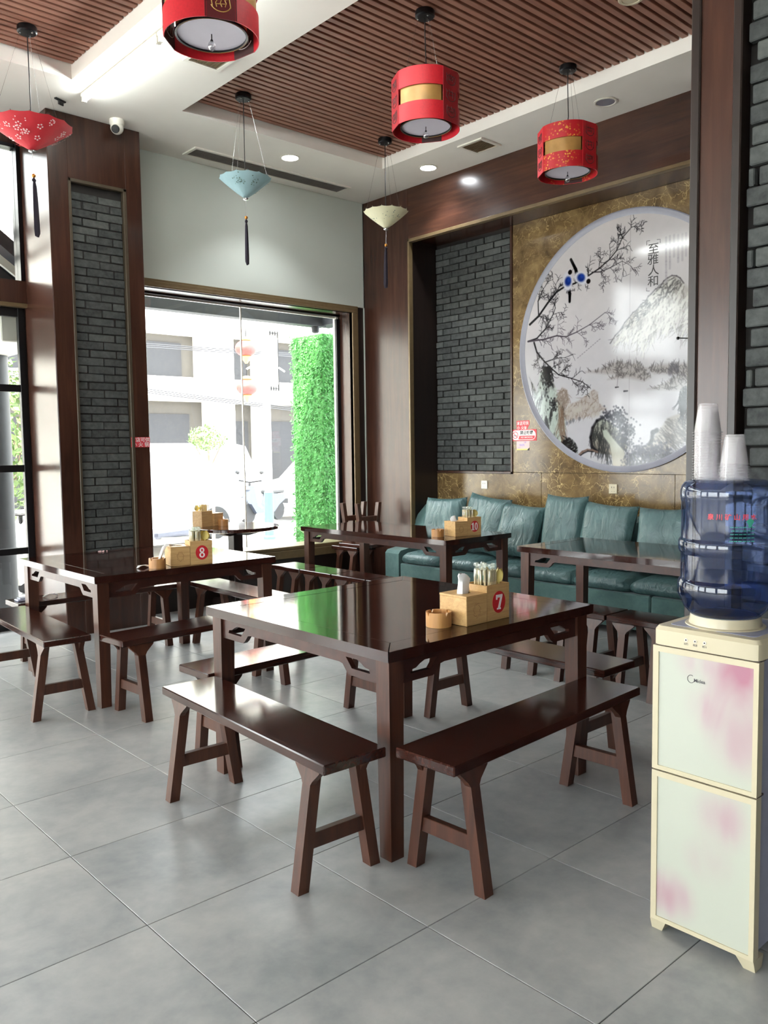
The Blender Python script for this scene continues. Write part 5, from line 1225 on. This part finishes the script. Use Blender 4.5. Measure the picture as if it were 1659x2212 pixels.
# ------------------------------------------------------------------ the street outside
G = -.15
m = MB(); m.box(-40, 60, 7.62, 15.0, G - .2, G); m.box(-40, -5.36, -30, 7.62, G - .2, G); m.box(-40, 60, 15.0, 18.9, G - .3, G - .12)
street = struct(m.build('street', 'street', smooth=False))
m = MB(); m.box(-40, 60, 18.9, 60, G - .3, G); m.build('far_pavement', 'pavement', street, smooth=False)
m = MB(); m.box(-5.4, 12, 7.62, 9.6, G, G + .004); m.build('near_pavement', 'pavement', street, smooth=False)
# white building across the street with deep grey openings
FY = 20.0
b = thing('street_building', 'white building across the street with deep grey openings, bleached by sun', 'building', (12.4, FY, G))
def px_f(px, py): p = at_y(px, py, FY); return p[0], p[2]
ops = ((9.2, 11.60, 3.48, 4.62), (9.2, 11.82, 1.0, 2.86), (12.58, 13.43, 3.48, 4.66), (12.58, 13.41, .2, 2.83), (13.70, 15.4, .2, 2.84), (14.05, 15.6, 3.47, 4.68), (6.2, 8.4, .2, 2.85), (6.2, 8.4, 3.48, 4.65), (2.8, 5.2, .2, 2.85), (2.8, 5.2, 3.48, 4.65), (-1.2, 1.6, .2, 2.85), (-1.2, 1.6, 3.48, 4.65), (16.6, 18.9, .2, 2.85), (16.6, 18.9, 3.48, 4.65))
m = MB(); m.prism([(x - 12.4, z - G) for x, z in ((-12, G), (34, G), (34, 7.2), (-12, 7.2))], 0, .5, 'y', [[(a - 12.4, c - G), (d - 12.4, c - G), (d - 12.4, e - G), (a - 12.4, e - G)] for a, d, c, e in ops]); m.build('front_wall', 'facade_white', b, smooth=False)
for z0, z1 in ((2.95, 3.40), (4.8, 5.2), (6.9, 7.4)):
    m = MB(); m.box(-24, 21, -.28, 0, z0 - G, z1 - G); m.build('ledge', 'facade_white', b, smooth=False)
for a, d, c, e in ops:
    m = MB(); m.box(a - 12.4, d - 12.4, .5, .56, c - G, e - G); o = m.build('recess_wall', 'facade_opening', b, smooth=False)
    w = (d - a); m = MB(); m.box(a - 12.4 + w * .14, d - 12.4 - w * .16, .44, .5, c - G + .02, e - G - .18 * (e - c)); m.build('window', 'facade_dark', o, smooth=False)
m = MB(); m.box(-24, 21, .56, 6, 0, 7.2); m.build('building_mass', 'facade_opening', b, smooth=False)

# beam of the shop's own porch above the window, leafy pillar and plants beneath
m = MB(); m.box(2.4, 6.46, 8.15, 8.30, 3.008, 3.26, .004); aw = struct(m.build('trim_1', 'awning_grey'))
m = MB(); m.box(6.40, 6.62, 7.9, 8.30, 3.02, 3.26, .004); m.build('return_beam', 'awning_grey', aw)
m = MB(); m.M = Matrix.Translation((6.33, 8.2, 2.99)); m.lathe([(.03, -.06), (.045, -.05), (.05, .0), (.05, .03)], 16); m.build('lamp_stub', 'awning_grey', aw)
def leaf_mesh(name, n, size, spots, seed, mat, bend=.3):
    r = np.random.default_rng(seed); vs = []; fs = []
    for k in range(n):
        c, nrm = spots(r); nrm = Vector(nrm).normalized(); a = r.uniform(0, 6.283)
        e1 = nrm.orthogonal().normalized(); e2 = nrm.cross(e1); d = (e1 * math.cos(a) + e2 * math.sin(a) + nrm * r.uniform(-.2, .7)).normalized(); w = d.cross(nrm).normalized(); l = size * r.uniform(.6, 1.25); c = Vector(c)
        b0 = len(vs); vs += [tuple(c), tuple(c + d * l * .5 + w * l * .28 + nrm * l * .05), tuple(c + d * l + nrm * l * r.uniform(-.2, .2)), tuple(c + d * l * .5 - w * l * .28 + nrm * l * .05)]
        fs.append((b0, b0 + 1, b0 + 2, b0 + 3))
    me = bpy.data.meshes.new(name); me.from_pydata(vs, [], fs); me.materials.append(MAT[mat]); me.update(); return me
t = thing('leafy_pillar', 'square pillar clad in bright green artificial leaves outside the window', 'pillar', (6.92, 8.78, G))
m = MB(); m.box(-.16, .30, -.16, .5, 0, 3.16); m.build('core', 'leaf_green', t, smooth=False)
def hedge_spot(r):
    z = r.uniform(0, 3.16)
    if r.random() < .5: return (-.165 - r.uniform(0, .04), r.uniform(-.18, .5), z), (-1, r.uniform(-.5, .5), .5)
    return (r.uniform(-.18, .3), -.165 - r.uniform(0, .04), z), (r.uniform(-.5, .5), -1, .5)
o = bpy.data.objects.new('leaf_cladding', leaf_mesh('leaf_cladding', 9000, .042, hedge_spot, 4, 'leaf_green')); COL.objects.link(o); o.parent = t; stuff(o)
t = thing('potted_plant', 'arching spiky plant at the foot of the leafy pillar', 'plant', (6.40, 8.32, G))
m = MB(); m.lathe([(.10, 0), (.13, .24), (.14, .25), (.12, .25), (.11, .22), (.001, .22)], 20, cap1=False); m.build('pot', 'column_grey', t)
r = random.Random(6)
for k in range(46):
    a = r.uniform(0, 6.283); l = r.uniform(.25, .45); m = MB(); vs = []; fs = []
    for i in range(6):
        u = i / 5; d = l * (u * .75); z = .25 + l * (1.35 * u - 1.0 * u * u) + .3 * u; w = .013 * math.sin(math.pi * min(.95, u * .9 + .1))
        vs += [(d * math.cos(a) - w * math.sin(a), d * math.sin(a) + w * math.cos(a), z), (d * math.cos(a) + w * math.sin(a), d * math.sin(a) - w * math.cos(a), z)]
    for i in range(5): fs.append((2 * i, 2 * i + 1, 2 * i + 3, 2 * i + 2))
    m.add(vs, fs); m.build('blade', 'leaf_pale', t)

# street lamp with festival lanterns and a banner
LX, LY = 8.86, 13.0
t = thing('street_lamp', 'white street lamp post with a green foot and scrolled arms', 'lamp', (LX, LY, G))
m = MB(); m.lathe([(.075, .85), (.068, 5.6)], 20); m.build('post', 'pole_white', t)
m = MB(); m.lathe([(.12, 0), (.12, .05), (.088, .08), (.085, .85), (.09, .88)], 20); m.build('post_foot', 'pole_green', t)
for z in (2.98, 3.75):
    for s in (-1, 1):
        m = MB(); m.tube([(0, 0, z + .05), (s * .14, 0, z + .20), (s * .30, 0, z + .22), (s * .42, 0, z + .16)], .018, 8); m.tube([(0, 0, z - .12), (s * .12, 0, z - .02), (s * .22, 0, z + .14), (s * .16, 0, z + .19)], .014, 8); m.build('scroll_arm', 'pole_white', t)
def festival(x, z, lab):
    t = thing('festival_lantern', lab, 'lantern', (x, LY, z), 0, 'round street lanterns')
    m = MB(); m.ball((0, 0, 0), .195, 24, .78); m.build('shade', 'lantern_red', t)
    m = MB(); m.lathe([(.09, .14), (.10, .15), (.06, .20), (.02, .21)], 16); m.lathe([(.10, -.155), (.09, -.14)], 16); m.lathe([(.10, -.155), (.02, -.27)], 16); m.build('gold_cap', 'lantern_gold', t)
    m = MB(); m.tube([(0, 0, .20), (0, 0, .36)], .008, 6); m.build('hook', 'black_metal', t)
festival(8.44, 2.66, 'lower round red lantern on the street lamp across the pavement'); festival(8.44, 3.36, 'upper round red lantern on the street lamp, bleached by sun')
t = thing('banner', 'white vertical banner with a fretted frame on the street lamp', 'banner', (9.01, LY, 2.62))
m = MB(); m.box(-.115, .115, -.012, .012, .12, .98); m.build('cloth', 'facade_white', t, smooth=False)
for x in (-.13, .13):
    m = MB(); m.box(x - .008, x + .008, -.012, .012, 0, 1.10); m.build('frame_bar', 'black_metal', t, smooth=False)
for z in (.0, 1.02):
    for k in range(4):
        m = MB(); m.box(-.10 + .055 * k, -.085 + .055 * k, -.012, .012, z, z + .08); m.build('fret', 'black_metal', t, smooth=False)
    m = MB(); m.box(-.13, .13, -.012, .012, z + .035, z + .05); m.build('fret', 'black_metal', t, smooth=False)
for n, (a, c, lab) in enumerate((((316, 750), (653, 772), 'upper overhead cable crossing the street'), ((318, 848), (653, 890), 'lower overhead cable sagging across the street'))):
    P0, P1 = at_y(*a, 14.0), at_y(*c, 14.0); dx = P1 - P0; P0 = P0 - dx * 1.5; P1 = P1 + dx * 1.5
    m = MB()
    for k in range(3): m.tube([tuple(P0 + (P1 - P0) * u + np.array((0, .03 * k, .035 * k - .25 * (u - .5) ** 2 * 0))) for u in np.linspace(0, 1, 12)], .010, 5)
    tag(m.build('overhead_cable', 'cable', None), lab, 'cable')

# young street tree
t = thing('street_tree', 'small pale leaved street tree beside the white van', 'tree', (7.66, 13.0, G))
m = MB(); m.tube([(0, 0, 0), (.02, 0, .7), (-.03, 0, 1.3), (-.06, 0, 1.75)], .035, 8, .018); m.tube([(-.03, 0, 1.3), (-.22, .1, 1.7)], .016, 6, .008); m.tube([(-.03, 0, 1.35), (.15, -.08, 1.75)], .016, 6, .008); m.build('trunk', 'bark', t)
def crown(r):
    d = r.normal(0, 1, 3); d /= np.linalg.norm(d); q = r.uniform(.55, 1) ** .5; return (-.07 + d[0] * .33 * q, d[1] * .33 * q, 1.90 + d[2] * .22 * q), tuple(d)
o = bpy.data.objects.new('crown', leaf_mesh('crown', 700, .07, crown, 9, 'leaf_pale')); COL.objects.link(o); o.parent = t; stuff(o)

# parked van, cars and scooters
def vehicle(name, label, x, y, L, Ht, rz, van, mat='car_white'):
    t = thing(name, label, 'vehicle', (x, y, G), rz); h = L / 2; w = .85
    body = [(-h, .35), (-h, .85), (-h + .04, Ht * .56), (-h + .25, Ht - .06), (-h + .6, Ht), (h * .42, Ht), (h * .62, Ht - .08), (h * .80, Ht * .58), (h - .04, Ht * .50), (h, .75), (h, .38), (h - .2, .25), (-h + .1, .25)] if van else \
           [(-h, .40), (-h + .02, .80), (-h * .62, .90), (-h * .40, Ht - .05), (-h * .2, Ht), (h * .2, Ht), (h * .52, .92), (h - .12, .78), (h, .62), (h, .35), (h - .2, .22), (-h + .15, .22)]
    m = MB(); m.prism(body, -w, w, 'y'); m.build('body', mat, t, smooth=False)
    win = [(-h * .55, Ht * .60), (-h * .5, Ht - .12), (h * .40, Ht - .12), (h * .62, Ht * .60)] if van else [(-h * .52, .93), (-h * .36, Ht - .10), (h * .16, Ht - .10), (h * .40, .93)]
    for s in (-1, 1):
        m = MB(); a, c = sorted((s * w, s * (w + .006))); m.prism(win, a, c, 'y'); m.build('side_window', 'car_glass', t, smooth=False)
        for xx in (-h * .62, h * .62):
            m = MB(); m.M = Matrix.Translation((xx, s * (w - .08), .31)) @ Matrix.Rotation(R_(90), 4, 'X'); m.lathe([(.18, -.1), (.30, -.1), (.31, -.08), (.31, .08), (.30, .1), (.18, .1)], 24); wl = m.build('wheel', 'tyre', t)
            m = MB(); m.M = Matrix.Translation((xx, s * (w - .08), .31)) @ Matrix.Rotation(R_(90), 4, 'X'); m.lathe([(.001, -.108), (.18, -.102), (.18, .102), (.001, .108)], 18, cap0=False, cap1=False); m.build('hubcap', 'steel', wl)
    m = MB(); m.box(h - .002, h + .03, -w + .1, w - .1, .36, .48); m.box(-h - .03, -h + .002, -w + .1, w - .1, .40, .52); m.build('bumper', 'awning_grey', t, smooth=False)
    for s in (-1, 1):
        m = MB(); a, c = sorted((s * .55, s * .80)); m.box(h - .03, h + .012, a, c, .62, .74); m.build('headlamp', 'steel', t, smooth=False)
    return t
vehicle('parked_van', 'white van parked across the street behind the small tree', 9.55, 17.6, 4.0, 1.85, R_(4), True)
vehicle('parked_car', 'pale car parked by the kerb beyond the pillar edge', 7.05, 14.6, 3.6, 1.42, R_(6), False)
vehicle('parked_car', 'white car whose dark grille shows beside the leafy pillar', 14.0, 17.7, 3.9, 1.45, R_(182), False)
def scooter(label, x, y, rz, mat, pad='black_plastic'):
    t = thing('scooter', label, 'scooter', (x, y, G), rz)
    for xx in (-.58, .58):
        m = MB(); m.M = Matrix.Translation((xx, 0, .24)) @ Matrix.Rotation(R_(90), 4, 'X'); m.lathe([(.15, -.045), (.23, -.05), (.24, 0), (.23, .05), (.15, .045)], 22); m.build('wheel', 'tyre', t)
    m = MB(); m.prism([(-.75, .50), (-.70, .62), (-.2, .66), (-.12, .40), (.22, .32), (.36, .40), (.48, .86), (.56, .86), (.60, .45), (.40, .22), (-.3, .22), (-.5, .38)], -.13, .13, 'y'); m.build('body', mat, t, smooth=False)
    m = MB(); m.box(-.72, -.10, -.14, .14, .64, .74, .03); m.build('saddle', pad, t)
    m = MB(); m.tube([(.62, 0, .28), (.48, 0, .92)], .028, 8); m.tube([(.45, -.32, .98), (.48, 0, .94), (.45, .32, .98)], .018, 8); m.build('handlebar', 'black_metal', t)
    for s in (-1, 1):
        m = MB(); m.tube([(.46, s * .28, .98), (.48, s * .33, 1.14)], .007, 5); m.ball((.48, s * .34, 1.17), .055, 10, .8); m.build('mirror', 'black_plastic', t)
    m = MB(); m.lathe([(.07, -.02), (.06, .03), (.001, .04)], 14, (.55, 0, .80)); m.build('headlamp', 'steel', t)
scooter('dark scooter parked across the street below the grey openings', 11.0, 16.4, R_(200), 'scooter_dark')
scooter('pale scooter parked outside the window by the pillar edge', 4.35, 9.0, R_(200), 'facade_white', 'grey_case')
scooter('white scooter parked outside the entrance doors', 3.15, 9.7, R_(60), 'facade_white', 'grey_case')

# porch column, shrub and canopy outside the entrance
t = thing('porch_column', 'thick round grey column outside the entrance doors', 'column', (2.68, 8.75, G))
m = MB(); m.lathe([(.19, .0), (.19, 2.62)], 40); m.build('shaft', 'column_grey', t)
m = MB(); m.lathe([(.23, 0), (.23, .10), (.20, .13)], 40); m.build('base', 'column_grey', t)
t = thing('porch_canopy', 'pale porch beam with a steep dark roof outside the entrance', 'canopy', (2.68, 8.0, 2.47))
m = MB(); m.box(-.24, .20, -.45, 1.05, 0, .42, .01); m.box(-4.6, -.24, .62, 1.05, 0, .42, .01); m.build('beam', 'facade_white', t)
m = MB(); m.box(-4.6, .24, -.45, 1.10, .42, .48); m.build('soffit', 'awning_grey', t, smooth=False)
ROOF = lambda x, z: [(x, -.30, z), (x, 1.3, z)]
m = MB(); m.hexa([(-1.9, -.30, 2.20), (.26, -.30, .52), (.26, 1.3, .52), (-1.9, 1.3, 2.20), (-1.9, -.30, 2.30), (.26, -.30, .66), (.26, 1.3, .66), (-1.9, 1.3, 2.30)]); m.build('roof', 'awning_grey', t, smooth=False)
m = MB(); m.hexa([(-1.9, -.34, 1.90), (.26, -.34, .36), (.26, -.30, .36), (-1.9, -.30, 1.90), (-1.9, -.34, 1.98), (.26, -.34, .44), (.26, -.30, .44), (-1.9, -.30, 1.98)]); m.build('barge_board', 'facade_white', t, smooth=False)
t = thing('shrub', 'leafy green shrub between the porch column and the door frame', 'shrub', (3.75, 11.8, G))
m = MB()
for k in range(7): m.tube([(0, 0, 0), (.1 * math.cos(k), .1 * math.sin(k), 1.0), (.35 * math.cos(k * 1.3), .35 * math.sin(k * 1.3), 2.2)], .025, 6, .008)
m.build('stem', 'bark', t)
def bush(r):
    d = r.normal(0, 1, 3); d /= np.linalg.norm(d); q = r.uniform(.4, 1) ** .5; return (d[0] * .5 * q, d[1] * .5 * q, 1.9 + d[2] * 1.15 * q), tuple(d)
o = bpy.data.objects.new('foliage', leaf_mesh('foliage', 1500, .11, bush, 12, 'leaf_pale')); COL.objects.link(o); o.parent = t; stuff(o)
